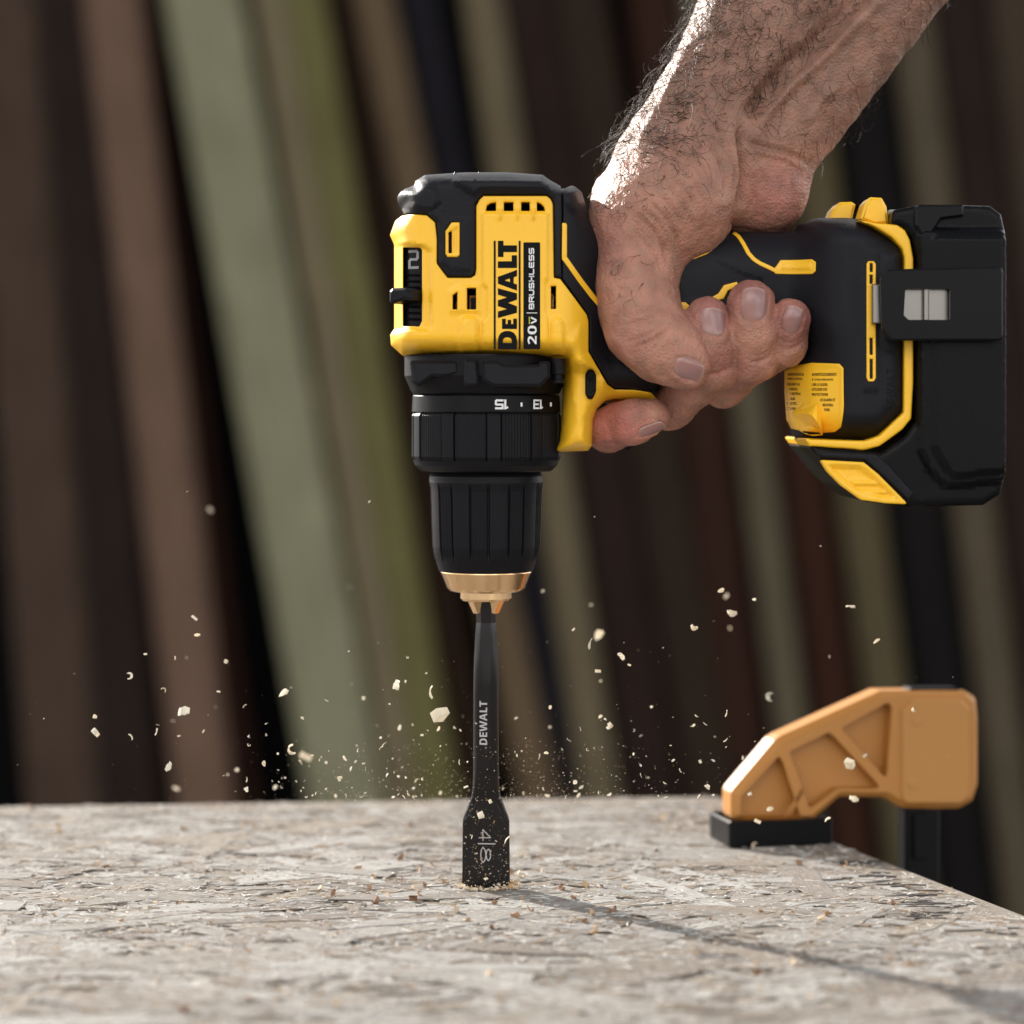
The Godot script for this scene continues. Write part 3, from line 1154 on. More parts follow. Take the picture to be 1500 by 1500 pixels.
func build_drill() -> void:
	body = ccw(resample(QL(BODY), 4.0))
	var drill := thing("cordless_drill", "yellow and black cordless drill held upright, chuck down over the board", "power drill")
	var yellow: Material = mats["yellow plastic"]
	var rubber: Material = mats["black rubber"]
	var black: Material = mats["black plastic"]
	var base := body_z
	var window := SL([590, 362, 615, 362, 618, 366, 618, 470, 614, 478, 590, 478])
	var mb := MB.new()
	# core that everything sits on
	var holes := [window,
		SL([711.5, 309, 713, 301, 718, 297.5, 726.5, 296, 726.5, 309]), SL([738, 296, 752, 296, 752, 309, 738, 309]), SL([763.5, 296, 776, 296, 776, 309, 763.5, 309]), SL([786.5, 296, 792, 298, 797, 303, 798.5, 309, 786.5, 309]),
		SL([663, 432.5, 670, 427.5, 670, 453.5, 663, 453.5]), SL([684, 422, 697.5, 422, 697.5, 453.5, 684, 453.5]), SL([807, 419, 814.5, 419, 814.5, 452.6, 807, 452.6])]
	relief(mb, Geometry2D.offset_polygon(body, -2.4)[0], base, -2.4, 0.6, holes, [], 1.7, 40.0, true, 9.0)
	put("core", mb.mesh(), black, drill)
	# ---- yellow shell
	var shell := SL([589, 316.5, 592, 315.5, 625.5, 315.5, 637.5, 326, 640, 350, 640, 386, 655.5, 407, 690, 407, 696, 403, 697.5, 395, 697.5, 302, 702, 293, 708, 287, 801, 287, 807, 292, 810, 299, 811.5, 407, 820.5, 408.5, 859.5, 461, 862, 470, 862, 515, 889.5, 563, 900, 570.5, 930, 571, 954, 575, 961, 583, 959, 591, 930, 588, 900, 586, 885, 589, 874, 600, 869, 615, 867, 653, 861, 660.5, 814.5, 662, 813, 657.5, 819, 645, 822, 620, 823.5, 584, 826, 528, 789, 527, 784.5, 531.5, 736.5, 531.5, 732, 527, 591, 522, 573, 506, 571.5, 491, 577.5, 482, 577.5, 359, 571.5, 345, 579, 326])
	var feats := [
		[SL([566, 359, 622, 359, 632, 367, 633, 478, 626, 486, 566, 486]), -1.8, 0.7],
		[SL([706, 312, 803, 312, 803, 408, 799, 414, 799, 458, 803, 464, 803, 524, 706, 524, 706, 470, 713, 463, 713, 424, 706, 416]), 0.9, 0.45],
		[SL([658, 426, 674, 417, 703, 416, 704, 459, 658, 459]), 0.8, 0.9],
		[SL([672, 524, 672, 475, 676, 466, 683, 462, 691, 462, 699, 466, 702, 475, 702, 524]), 1.8, 1.0],
		[SL([806, 526, 806, 474, 811, 464, 820, 464, 826, 472, 827, 526]), 1.4, 1.0],
		[SL([728, 305, 737, 305, 735, 323, 730, 323]), 1.2, 0.9], [SL([753.5, 305, 762.5, 305, 760, 323, 756, 323]), 1.2, 0.9], [SL([777, 305, 785.5, 305, 784, 323, 779, 323]), 1.2, 0.9],
		[SL([828, 500, 848, 470, 856, 470, 858, 516, 884, 566, 872, 588, 864, 612, 862, 652, 842, 656, 836, 600, 828, 580]), 0.9, 2.4],
	]
	mb = MB.new()
	relief(mb, shell, base, 0.2, 0.5, holes, feats, 1.15, 3.0, true, 5.0)
	var housing := put("housing", mb.mesh(), yellow, drill)
	# ---- lettering on the flat panel
	var panel := func(_p: Vector2) -> float: return 33.0 + 0.2 + 0.9
	var zp := 34.1
	var o := Q(690 + 505 / 7.5, 330 + 1365 / 7.5, zp)
	var k := Q(690 + 506 / 7.5, 330 + 1365 / 7.5, zp).x - o.x
	var word_u := Vector2(0, k)   # along the word: up
	var word_v := Vector2(-k, 0)  # from foot to head of the letters: to the left
	var W := func(a: Array) -> PackedVector2Array:
		var out := PackedVector2Array()
		for i in range(0, a.size(), 2):
			out.append(o + word_u * a[i] + word_v * a[i + 1])
		return out
	mb = MB.new()
	print_poly(mb, W.call([0, 0, 0, 210, 105, 210, 150, 200, 185, 175, 204, 130, 204, 80, 185, 36, 150, 10, 105, 0]), panel, 0.06, [W.call([72, 58, 72, 155, 105, 155, 125, 142, 133, 120, 133, 92, 125, 70, 105, 58])])
	print_poly(mb, W.call([225, 0, 225, 165, 338, 165, 338, 123, 280, 123, 280, 103, 326, 103, 326, 64, 280, 64, 280, 42, 340, 42, 340, 0]), panel)
	print_poly(mb, W.call([345, 210, 418, 210, 445, 112, 476, 210, 542, 210, 572, 112, 602, 210, 674, 210, 617, 0, 548, 0, 513, 95, 476, 0, 403, 0]), panel)
	print_poly(mb, W.call([646, 0, 723, 210, 799, 210, 876, 0, 806, 0, 794, 36, 727, 36, 714, 0]), panel, 0.06, [W.call([742, 78, 780, 78, 761, 136])])
	print_poly(mb, W.call([895, 0, 895, 210, 970, 210, 970, 58, 1036, 58, 1036, 0]), panel)
	print_poly(mb, W.call([1016, 210, 1195, 210, 1195, 148, 1145, 148, 1145, 0, 1070, 0, 1070, 148, 1016, 148]), panel)
	print_poly(mb, W.call([0, 233, 0, 256, 1195, 256, 1195, 233]), panel)
	print_poly(mb, W.call([0, -40, 0, -18, 1195, -18, 1195, -40]), panel)
	put("maker_lettering", mb.mesh(), mats["print black"], housing)
	mb = MB.new()
	print_poly(mb, fillet(W.call([2, -255, 1178, -255, 1178, -70, 2, -70]), 0.5), panel)
	var plate := put("name_plate", mb.mesh(), mats["print black"], housing)
	mb = MB.new()
	word(mb, "20", o + word_u * 58 + word_v * -215, word_u * 205, word_v * 98, panel, 0.12)
	word(mb, "V", o + word_u * 278 + word_v * -215, word_u * 84, word_v * 62, panel, 0.12)
	print_poly(mb, W.call([398, -222, 406, -222, 406, -104, 398, -104]), panel, 0.12)
	strokes(mb, "BRUSHLESS", o + word_u * 448 + word_v * -182, word_u * 13.2, word_v * 7.6, 1.75, k * 13.0, panel, 0.12)
	put("voltage_lettering", mb.mesh(), mats["print white"], housing)
	mb = MB.new()
	for i in 3:
		print_poly(mb, W.call([280 + 28 * i, -142, 302 + 28 * i, -142, 302 + 28 * i, -130, 280 + 28 * i, -130]), panel, 0.12)
	put("voltage_underline", mb.mesh(), mats["print lime"], housing)
	# ---- speed selector in its window
	mb = MB.new()
	var floor_z := func(p: Vector2) -> float: return body_z(p) - 5.5
	relief(mb, Geometry2D.offset_polygon(window, 0.8)[0], floor_z, 0.0, 0.2, [], [], 1.0, 1.0, false)
	var sel := put("speed_selector", mb.mesh(), black, drill)
	mb = MB.new()
	for y in [402, 411, 420, 449, 458, 467]:
		var a := S(593, y)
		var b := S(614, y)
		for s in 4:
			var p0 := a.lerp(b, s / 4.0)
			var p1 := a.lerp(b, (s + 1) / 4.0)
			var z0 := body_z(p0) - 5.6
			var z1 := body_z(p1) - 5.6
			var hw := Vector3(0, 0.55, 0)
			var q0 := Vector3(p0.x, p0.y, z0)
			var q1 := Vector3(p1.x, p1.y, z1)
			var r := Vector3(0, 0, 1.1)
			mb.flat4((q0 - hw) * 0.001, (q1 - hw) * 0.001, (q1 + r) * 0.001, (q0 + r) * 0.001)
			mb.flat4((q0 + r) * 0.001, (q1 + r) * 0.001, (q1 + hw) * 0.001, (q0 + hw) * 0.001)
	put("selector_rib", mb.mesh(), black, sel)
	mb = MB.new()
	# the number 2, lying on its side
	strokes(mb, "2", S(599, 391), Vector2(0.72, 0), Vector2(0, 0.95), 1.0, 0.9, floor_z, 0.35)
	put("gear_number", mb.mesh(), mats["print grey"], sel)
	# knob
	mb = MB.new()
	var kn := Q(598, 435.5, 16)
	var knp := PackedVector2Array([Vector2(-4.9, -2.2), Vector2(-4.9, 1.6), Vector2(-3.6, 2.6), Vector2(2.0, 2.6), Vector2(4.8, 1.6), Vector2(4.8, -2.0), Vector2(2.0, -1.4), Vector2(-3.6, -2.9)])
	mb.xf = Transform3D(Basis(Vector3.UP, deg_to_rad(-32)), Vector3(kn.x, kn.y, body_z(S(598, 435.5)) - 0.6) * 0.001)
	slab(mb, fillet(knp, 0.6), -5.0, 4.2, 0.9)
	put("selector_knob", mb.mesh(), black, sel)
	# ---- rubber over the motor
	mb = MB.new()
	var top_r := SL([584, 300, 583, 291, 588, 284, 594, 279.5, 607.5, 275, 609, 269, 624, 260, 684, 256.4, 744, 256.4, 795, 260, 806, 268, 819, 275, 823, 300, 823, 325, 822, 377, 823, 407, 813, 405, 812, 299, 808, 290, 801, 284.5, 708, 284.5, 701, 291, 695.5, 300, 695.5, 395, 694, 401, 690, 405, 656.5, 405, 642, 386, 642, 350, 639.5, 325, 626.5, 313.5, 592, 313.5, 589, 308])
	var slit := SL([657, 341, 662, 338, 662, 371, 657, 371])
	var tab := SL([652.5, 339, 661.5, 326, 673.5, 326, 673.5, 374, 670.5, 377, 655.5, 377, 652.5, 372.5])
	var rf := [
		[SL([580, 300, 580, 282, 606, 276, 611, 268, 640, 276, 648, 296, 634, 312, 622, 309, 600, 309]), 1.5, 1.1],
		[SL([624, 314, 650, 298, 650, 320, 690, 320, 690, 398, 660, 398, 645, 384, 645, 350, 642, 326]), 0.7, 0.8],
		[SL([655, 262, 662, 268, 688, 284, 695, 292, 700, 285, 706, 281, 800, 281, 812, 292, 817, 285, 804, 268, 790, 262]), 1.6, 1.2],
	]
	relief(mb, top_r, base, 0.9, 0.7, [tab], rf, 1.3, 3.0, true, 2.0)
	put("rubber_overmould", mb.mesh(), rubber, drill)
	mb = MB.new()
	relief(mb, tab, base, 1.5, 0.5, [slit], [[SL([664, 336, 671, 331, 671, 371, 664, 371]), -0.7, 0.5]], 0.9, 3.0, false, 3.0)
	put("housing_tab", mb.mesh(), yellow, drill)
	# small arrow marks on the top edge
	for xx in [665, 700]:
		mb = MB.new()
		var a := Q(xx, 262, 20)
		mb.xf = Transform3D(Basis(), Vector3(a.x, a.y, 22) * 0.001)
		slab(mb, PackedVector2Array([Vector2(-2, -1.6), Vector2(2, -1.6), Vector2(0.4, 2.2)]), -2.0, 2.0, 0.3)
		put("rubber_mark", mb.mesh(), rubber, drill)
	# ---- grip rubber
	mb = MB.new()
	var grip := SL([825, 300, 824, 280, 830, 275.5, 840, 275, 852, 284, 857, 300, 866, 325, 885, 342, 930, 348, 1000, 344, 1075, 340, 1158, 341, 1164, 339, 1169, 330, 1192, 321, 1234, 321, 1254, 324, 1277, 337, 1303, 353, 1316, 368, 1320, 380, 1319, 606, 1283, 640, 1264, 646, 1179, 645, 1162, 638, 1154, 616, 1151, 575, 1151, 541, 1158, 528, 1166, 510, 1100, 508, 1040, 512, 1000, 524, 972, 548, 962, 576, 955, 573, 930, 569.5, 901, 568, 891.5, 561, 864, 514, 864, 469, 861.5, 460, 824, 408, 824, 378])
	var gf := [
		[SL([878, 520, 905, 530, 935, 540, 935, 562, 905, 562, 892, 552]), 0.5, 0.6],
		[SL([1000, 395, 1030, 370, 1090, 400, 1120, 408, 1120, 440, 1000, 440]), -0.5, 0.9],
		[SL([828, 300, 828, 279, 845, 279, 853, 300, 848, 312, 836, 312]), 1.4, 1.2],
	]
	gf.append([SL([1291, 372, 1303, 366, 1316, 370, 1316, 520, 1294, 516, 1288, 500, 1288, 390]), 0.9, 1.2])
	gf.append([SL([1262, 360, 1288, 360, 1288, 575, 1262, 575]), 0.6, 1.0])
	var strip := fillet(SL([1268.5, 387, 1271, 383, 1279, 383, 1282, 387, 1282, 554, 1279, 559, 1271, 559, 1268.5, 554]), 0.5)
	relief(mb, grip, base, 0.8, 0.6, [], gf, 1.4, 3.0, true)
	var grip_o := put("grip_rubber", mb.mesh(), rubber, drill)
	var foot_o := grip_o
	# yellow lines let into the grip
	for line in [
		[SL([823.5, 327, 829, 327, 830.5, 330, 830.5, 375, 827, 379, 823, 378]), 0],
		[stroke(SL([826, 377, 836, 391, 850, 411, 867, 433, 878, 446, 890, 453, 902, 454]), 1.9), 0],
		[stroke(SL([1074, 341, 1081, 346, 1088, 356, 1096, 371, 1104, 380, 1113, 386, 1124, 391, 1140, 399]), 1.5), 0],
		[fillet(SL([1134.5, 393, 1143, 381, 1189, 380, 1194.7, 384, 1194.5, 397, 1190, 401.5, 1134, 401.5]), 0.6), 1],
		[SL([1015, 379.5, 1024, 370.5, 1043, 361.5, 1043, 367, 1035, 372.5, 1016, 380]), 0],
		[SL([982, 453, 996, 442.5, 1004, 443, 1010, 448, 1020, 446, 1002, 460, 988, 458]), 0],
		[SL([1040, 437, 1052, 430, 1060, 418, 1079, 413, 1082, 419, 1066, 426, 1060, 438, 1044, 442]), 0]]:
		mb = MB.new()
		var ff := [[SL([1141, 395, 1147, 386, 1188, 385, 1188, 396]), 0.5, 0.5]] if line[1] else []
		relief(mb, line[0], base, 1.25, 0.35, [], ff, 1.0, 2.0)
		put("grip_line", mb.mesh(), yellow, grip_o)
	# ---- foot
	mb = MB.new()
	var sh := []
	for y in [[386, 399], [403, 416], [495, 520], [526, 555]]:
		sh.append(SL([1273, y[0], 1277.5, y[0], 1277.5, y[1], 1273, y[1]]))
	sh.append(SL([1277, 421, 1279.5, 421, 1279.5, 474, 1277, 474]))
	relief(mb, strip, base, 1.9, 0.35, sh, [], 0.9, 3.0, false, 2.5)
	put("foot_seam", mb.mesh(), yellow, foot_o)
	# maker's word moulded into the foot
	mb = MB.new()
	var fo := S(1308, 602)
	var fz := func(p: Vector2) -> float: return body_z(p) + 0.85
	word(mb, "DEWALT", fo, Vector2(0, 14.6), Vector2(-2.6, 0), fz, 0.12)
	put("moulded_lettering", mb.mesh(), mats["battery plastic"], foot_o)
	# yellow band round the foot and the latch on top
	mb = MB.new()
	var band := QL([1253, 325, 1277, 330, 1309, 332, 1320, 340, 1327, 354, 1332, 381, 1332, 560, 1329, 613, 1316, 629, 1283, 653, 1260, 659, 1182, 653, 1176, 644, 1178, 642, 1264, 645, 1283, 638, 1318, 604, 1319, 380, 1316, 367, 1302, 351, 1277, 335], 24.0)
	var flat30 := func(_p: Vector2) -> float: return 33.0
	relief(mb, band, flat30, 0.3, 0.8, [], [], 1.2, 33.5, true)
	put("foot_band", mb.mesh(), yellow, drill)
	mb = MB.new()
	for s in [[1217, 321, 1225, 303, 1234, 293.5, 1252, 293, 1258, 297, 1252, 321, 8.0, -10.0], [1255, 324, 1262, 300, 1269, 292, 1286, 293, 1293, 306, 1296, 331, 1276, 332, 25.0, 8.0]]:
		var arr: Array = s.slice(0, s.size() - 2)
		slab(mb, fillet(QL(arr, 15.0), 0.8), s[s.size() - 1], s[s.size() - 2], 1.0)
		mb.xf = Transform3D()
	put("hook_mount", mb.mesh(), yellow, drill)
	mb = MB.new()
	var ha := P(1232, 306, 0.0)
	tube(mb, [ha, ha + Vector3(0.0125, -0.0004, 0.012)], [0.0014, 0.0014], 12)
	put("mount_pin", mb.mesh(), yellow, drill)
	# ---- warning label on the foot
	mb = MB.new()
	var lab := SL([1151, 543, 1158, 537, 1187.6, 531.5, 1229, 533, 1235, 539.5, 1235.6, 596, 1231, 626, 1222, 633, 1203.6, 634, 1172.6, 631, 1161, 628, 1153.5, 615, 1151, 575])
	relief(mb, lab, base, 1.5, 0.4, [], [[fillet(SL([1154, 545, 1160, 540, 1226, 537, 1231, 542, 1231, 596, 1227, 622, 1220, 629, 1165, 627, 1157, 614]), 1.0), -0.35, 0.4]], 1.2, 2.5)
	var label := put("warning_label", mb.mesh(), yellow, foot_o)
	mb = MB.new()
	var z8 := func(x: float, y: float) -> Vector2: return S(1130 + x / 9.377, 500 + y / 9.377)
	var lz := func(p: Vector2) -> float: return body_z(p) + 1.2
	for t in [["AVERTISSEMENT:", 550, 455, 895, 40, 700], ["À TITRE PRÉVENTIF,", 550, 525, 850, 38, 700], ["LIRE LE GUIDE.", 550, 595, 770, 36, 700], ["UTILISER DES", 550, 660, 760, 36, 700], ["PROTECTIONS", 550, 730, 770, 36, 700], ["OCULAIRE ET", 665, 805, 870, 36, 700], ["RESPIRA-", 700, 875, 845, 36, 700], ["TOIRE.", 715, 940, 800, 36, 700],
		["ADVERTENCIA", 225, 455, 440, 38, 700], ["PARA EL MANEJO", 225, 520, 420, 36, 700], ["SEGURO LEA", 225, 590, 385, 36, 700], ["MANUAL", 225, 655, 355, 36, 700], ["DE INSTRUC.", 225, 720, 405, 36, 700], ["OCULAR", 225, 790, 320, 36, 700], ["PROTEC.", 225, 855, 355, 36, 700], ["EN USO", 225, 925, 330, 36, 700]]:
		var a: Vector2 = z8.call(t[1], t[2] + t[4] * 0.5)
		var b: Vector2 = z8.call(t[3], t[2] + t[4] * 0.5)
		var c: Vector2 = z8.call(t[1], t[2] - t[4] * 0.5)
		word(mb, t[0], a, b - a, Vector2(0, (c - a).y), lz, 0.12, t[5])
	put("label_lettering", mb.mesh(), mats["print black"], label)
	# light housing
	mb = MB.new()
	var L3 := func(px: float, py: float, up: float) -> Vector3:
		var q := S(px, py)
		return Vector3(q.x, q.y, body_z(q) + 1.3 + up) * 0.001
	var A: Vector3 = L3.call(1157, 606, 3.5)
	var Bq: Vector3 = L3.call(1177, 590, 0.0)
	var Cq: Vector3 = L3.call(1196, 590.5, 0.0)
	var M0: Vector3 = L3.call(1180, 606, 6.5)
	var rim3 := [M0, L3.call(1186, 609, 6.4), L3.call(1193, 617, 5.8), L3.call(1198.5, 626, 4.8), L3.call(1203, 636, 3.2)]
	var Dq: Vector3 = L3.call(1203.6, 614, 0.0)
	var Eq: Vector3 = L3.call(1203.8, 637.5, 0.0)
	mb.flat4(A, M0, Cq, Bq)
	mb.flat3(M0, rim3[1], Cq)
	mb.flat3(rim3[1], rim3[2], Cq)
	mb.flat3(rim3[2], Dq, Cq)
	mb.flat3(rim3[2], rim3[3], Dq)
	mb.flat3(rim3[3], rim3[4], Dq)
	mb.flat3(rim3[4], Eq, Dq)
	put("lamp_hood", mb.mesh(), yellow, foot_o)
	mb = MB.new()
	var ring3 := [A] + rim3 + [Eq, L3.call(1190, 638.5, 0.3), L3.call(1180, 636, 0.0), L3.call(1171, 631, 0.3), L3.call(1163, 618, 1.8)]
	var bowl: Vector3 = L3.call(1182, 622, 0.9)
	var c0 := mb.vert(bowl, Vector3.BACK)
	for q in ring3:
		mb.vert((q as Vector3).lerp(bowl, 0.5) + Vector3(0.0002, 0.0002, -0.0004), Vector3.BACK)
	for q in ring3:
		mb.vert(q, Vector3.BACK)
	var rn := ring3.size()
	for i in rn:
		var j := (i + 1) % rn
		mb.tri(c0, 1 + j, 1 + i)
		mb.quad(1 + i, 1 + j, 1 + rn + j, 1 + rn + i)
	mb.smooth(0, 0)
	put("lamp_reflector", mb.mesh(), yellow, foot_o)
	# ---- battery
	mb = MB.new()
	var flat_b := func(_p: Vector2) -> float: return 35.0
	var bat := QL([1297, 332, 1300, 312, 1330, 306, 1375, 304, 1440, 306, 1456, 318, 1462, 345, 1462, 690, 1455, 722, 1430, 738, 1329, 740, 1260, 733, 1229, 711, 1209, 691, 1195, 673, 1180, 656, 1182, 652, 1283, 662, 1316, 640, 1333, 616, 1334, 381, 1328, 352, 1316, 338], 20.0)
	relief(mb, fillet(bat, 1.5), flat_b, -1.0, 1.6, [], [[fillet(QL([1344, 620, 1344, 335, 1475, 335, 1475, 706, 1385, 716, 1358, 690, 1344, 660], 34.0), 3.0), 2.4, 1.1], [fillet(QL([1364, 620, 1364, 345, 1475, 345, 1475, 690, 1395, 700, 1374, 678, 1364, 655], 34.0), 3.0), 1.6, 1.0]], 1.3, 34.0, true)
	var battery := put("battery_pack", mb.mesh(), mats["battery plastic"], drill)
	mb = MB.new()
	var bt := QL([1200, 673.5, 1264, 677, 1285, 694, 1329, 738.5, 1296, 737, 1260, 732, 1231, 711, 1211, 691], 34.0)
	relief(mb, fillet(bt, 0.7), flat_b, 1.7, 0.6, [], [[QL([1209, 680, 1260, 682, 1279, 697, 1316, 732, 1262, 725, 1235, 706, 1217, 690], 34.0), -1.6, 1.2], [QL([1240, 702, 1282, 704, 1292, 712, 1250, 712], 34.0), 1.0, 0.7], [QL([1248, 715, 1296, 717, 1305, 725, 1262, 724], 34.0), 1.0, 0.7]], 1.1, 4.0)
	put("release_button", mb.mesh(), yellow, battery)
	# a black strip between foot and button
	mb = MB.new()
	var rail := QL([1194, 661, 1283, 665, 1300, 680, 1338, 722, 1330, 733, 1288, 693, 1266, 674, 1200, 670], 34.0)
	relief(mb, rail, flat_b, 0.9, 0.7, [], [], 1.2, 3.0)
	put("battery_rim", mb.mesh(), rubber, battery)
	# grey contacts block on top
	mb = MB.new()
	slab(mb, fillet(QL([1297, 333, 1298, 309, 1326, 308, 1342, 322, 1342, 345, 1322, 336], 18.0), 0.8), -24.0, 24.0, 0.8)
	put("latch_block", mb.mesh(), mats["print grey"], battery)
	mb = MB.new()
	slab(mb, fillet(QL([1330, 335, 1330, 310, 1336, 305, 1400, 305, 1400, 322, 1368, 326, 1352, 350, 1340, 352], 20.0), 0.8), 2.0, 36.0, 0.8)
	put("latch_arm", mb.mesh(), mats["clip black"], battery)
	# ---- belt clip
	mb = MB.new()
	var clip := fillet(QL([1290, 406, 1301, 394.5, 1470, 390, 1470, 499, 1304, 499, 1292, 484], 44.0), 1.8)
	var win := fillet(QL([1326, 425, 1331, 423, 1392, 423, 1392, 468.5, 1331, 468.5, 1324, 462], 44.0), 0.8)
	slab(mb, clip, 41.5, 44.0, 0.7, [win], true)
	var cl := put("belt_clip", mb.mesh(), mats["clip black"], drill)
	mb = MB.new()
	slab(mb, QL([1277.5, 416, 1292, 417, 1330, 419, 1395, 419, 1395, 472, 1330, 472, 1292, 474, 1277.5, 474], 39.0), 35.2, 39.5, 0.5)
	put("clip_bracket", mb.mesh(), mats["steel"], cl)
	mb = MB.new()
	cbox(mb, Vector3(0.0022, 0.0115, 0.002), P(1356, 446, 0.0405), 0.0005)
	put("bracket_fold", mb.mesh(), mats["steel"], cl)
	# ---- trigger and forward / reverse button
	mb = MB.new()
	slab(mb, fillet(QL([871, 640, 871, 604, 884, 591, 958, 592, 952, 640, 920, 660], 6.0), 1.0), -7.5, 7.5, 2.0)
	put("trigger", mb.mesh(), black, drill)
	mb = MB.new()
	var pill := fillet(SL([845, 551, 850, 540, 866, 540, 873, 550, 873, 572, 868, 586, 852, 588, 845, 577]), 2.2)
	relief(mb, pill, base, 0.9, 0.5, [], [], 0.9, 2.0)
	var ps := put("direction_button_well", mb.mesh(), mats["dark inside"], drill)
	mb = MB.new()
	var pill2 := fillet(SL([857, 548, 862, 541, 868, 541, 873, 549, 873, 573, 868, 585, 861, 585, 857, 577]), 2.0)
	relief(mb, pill2, base, 3.4, 1.0, [], [[fillet(SL([861, 553, 869, 553, 870, 578, 861, 578]), 0.8), -0.7, 0.6]], 0.8, 3.0)
	put("direction_button", mb.mesh(), mats["battery plastic"], ps)
	# ---- gear case between housing and collar
	build_nose(drill)

func build_nose(drill: Node3D) -> void:
	var black: Material = mats["black plastic"]
	var rubber: Material = mats["black rubber"]
	var Y := func(py: float) -> float: return mmy(py)
	var mb := MB.new()
	# eight-sided with soft corners
	var oct := func(a: float, _y: float, r: float) -> float:
		return r * (1.0 + 0.018 * cos(4.0 * (a - 0.35)) - 0.012)
	lathe(mb, [20.0, Y.call(520), 29.2, Y.call(521), 29.4, Y.call(524), 29.4, Y.call(551), 28.9, Y.call(556), 27.0, Y.call(573), 26.4, Y.call(577), 20.0, Y.call(578)], 96, oct)
	var gear := put("gear_case", mb.mesh(), black, drill)
	# stepped front plate, pillar and screw boss on the case's front
	for plate in [[[705, 528, 731, 529, 738, 534, 788, 534, 792, 529, 806, 529, 806, 552, 797, 561, 792, 566, 722, 566, 707, 556], 31.3], [[600, 528, 672, 528, 672, 548, 650, 552, 634, 551, 612, 566, 604, 560], 27.0], [[681, 526, 700, 526, 702, 562, 697, 566, 683, 566, 679, 560], 30.6]]:
		mb = MB.new()
		slab(mb, fillet(QL(plate[0], plate[1]), 0.8), 8.0, plate[1], 1.0)
		put("case_plate", mb.mesh(), rubber, gear)
	mb = MB.new()
	var bo := Q(817, 552, 24)
	mb.xf = Transform3D(Basis(), Vector3(bo.x, 0, 22.0) * 0.001)
	lathe(mb, [0.1, Y.call(527), 2.6, Y.call(527), 2.6, Y.call(549), 1.7, Y.call(550), 1.7, Y.call(557), 2.3, Y.call(558), 2.3, Y.call(562), 0.1, Y.call(562)], 24)
	put("screw_boss", mb.mesh(), rubber, gear)
	# ---- torque collar
	mb = MB.new()
	lathe(mb, [20.0, Y.call(577), 25.9, Y.call(578), 26.4, Y.call(580.5), 26.7, Y.call(603), 26.4, Y.call(604.5), 20.0, Y.call(605)], 96)
	var collar := put("torque_collar", mb.mesh(), mats["battery plastic"], drill)
	mb = MB.new()
	var knurl := func(a: float, y: float, r: float) -> float:
		# eight smooth grip bars, fine knurling between them
		var t := fposmod(a / TAU * 10.0 + 0.32, 1.0)
		if absf(t - 0.5) < 0.14:
			return r + 0.25
		if absf(t - 0.5) < 0.165:
			return r - 0.9
		return r - 0.25 + 0.13 * sin(a * 150.0)
	lathe(mb, [25.0, Y.call(604), 26.3, Y.call(605.5), 26.75, Y.call(609), 26.75, Y.call(668), 26.2, Y.call(674)], 1200, knurl)
	lathe(mb, [26.2, Y.call(673.5), 25.6, Y.call(681), 24.0, Y.call(688), 23.2, Y.call(690), 15.0, Y.call(690.5)], 96)
	put("collar_grip", mb.mesh(), black, collar)
	mb = MB.new()
	var cyl := func(p: Vector2) -> float: return sqrt(maxf(0.0, 26.75 * 26.75 - p.x * p.x))
	var wrap := func(px: float, py: float) -> Vector2:
		var q := Q(px, py, 0.0)
		return Q(px, py, cyl.call(q))
	var t15: Vector2 = wrap.call(746, 586.5)
	strokes(mb, "15", t15, Vector2(-0.58, 0), Vector2(0, -0.46), 0.0, 0.72, cyl, 0.1)
	var t13: Vector2 = wrap.call(796, 586.5)
	strokes(mb, "13", t13, Vector2(-0.40, 0), Vector2(0, -0.46), 0.2, 0.6, cyl, 0.1)
	for dx in [764, 807]:
		var dp: Vector2 = wrap.call(dx, 592.5)
		print_poly(mb, PackedVector2Array([dp + Vector2(-0.35, -0.7), dp + Vector2(0.35, -0.7), dp + Vector2(0.35, 0.7), dp + Vector2(-0.35, 0.7)]), cyl, 0.1)
	put("torque_number", mb.mesh(), mats["print white"], collar)
	# ---- chuck
	mb = MB.new()
	var flute := func(a: float, y: float, r: float) -> float:
		var t := fposmod(a / TAU * 9.0 + 0.42, 1.0)
		var e := smoothstep(Y.call(818), Y.call(800), y) * smoothstep(Y.call(706), Y.call(715), y)
		e = (1.0 - smoothstep(Y.call(716), Y.call(707), y)) * smoothstep(Y.call(822), Y.call(806), y)
		var d := 0.0
		if t < 0.07 or (t > 0.46 and t < 0.53):
			d = 1.1
		elif t >= 0.07 and t <= 0.46:
			d = 0.35 + 0.12 * sin(t * 150.0)
		else:
			d = 0.1
		return r - d * e
	lathe(mb, [14.0, Y.call(689), 19.4, Y.call(691), 20.3, Y.call(697), 20.4, Y.call(706), 20.3, Y.call(712), 20.2, Y.call(718), 20.0, Y.call(740), 19.8, Y.call(770), 19.5, Y.call(800), 19.2, Y.call(808), 18.6, Y.call(816), 18.0, Y.call(822), 17.2, Y.call(832), 16.9, Y.call(836), 14.0, Y.call(836.5)], 720, flute)
	var chuck := put("chuck_sleeve", mb.mesh(), black, drill)
	mb = MB.new()
	lathe(mb, [15.0, Y.call(835.5), 16.3, Y.call(836), 16.4, Y.call(838), 14.1, Y.call(861), 13.5, Y.call(864), 12.8, Y.call(865.5), 9.4, Y.call(865.6), 9.3, Y.call(867), 9.35, Y.call(876), 8.9, Y.call(879), 8.2, Y.call(880), 2.0, Y.call(880.2)], 96)
	put("chuck_nose", mb.mesh(), mats["gold metal"], chuck)
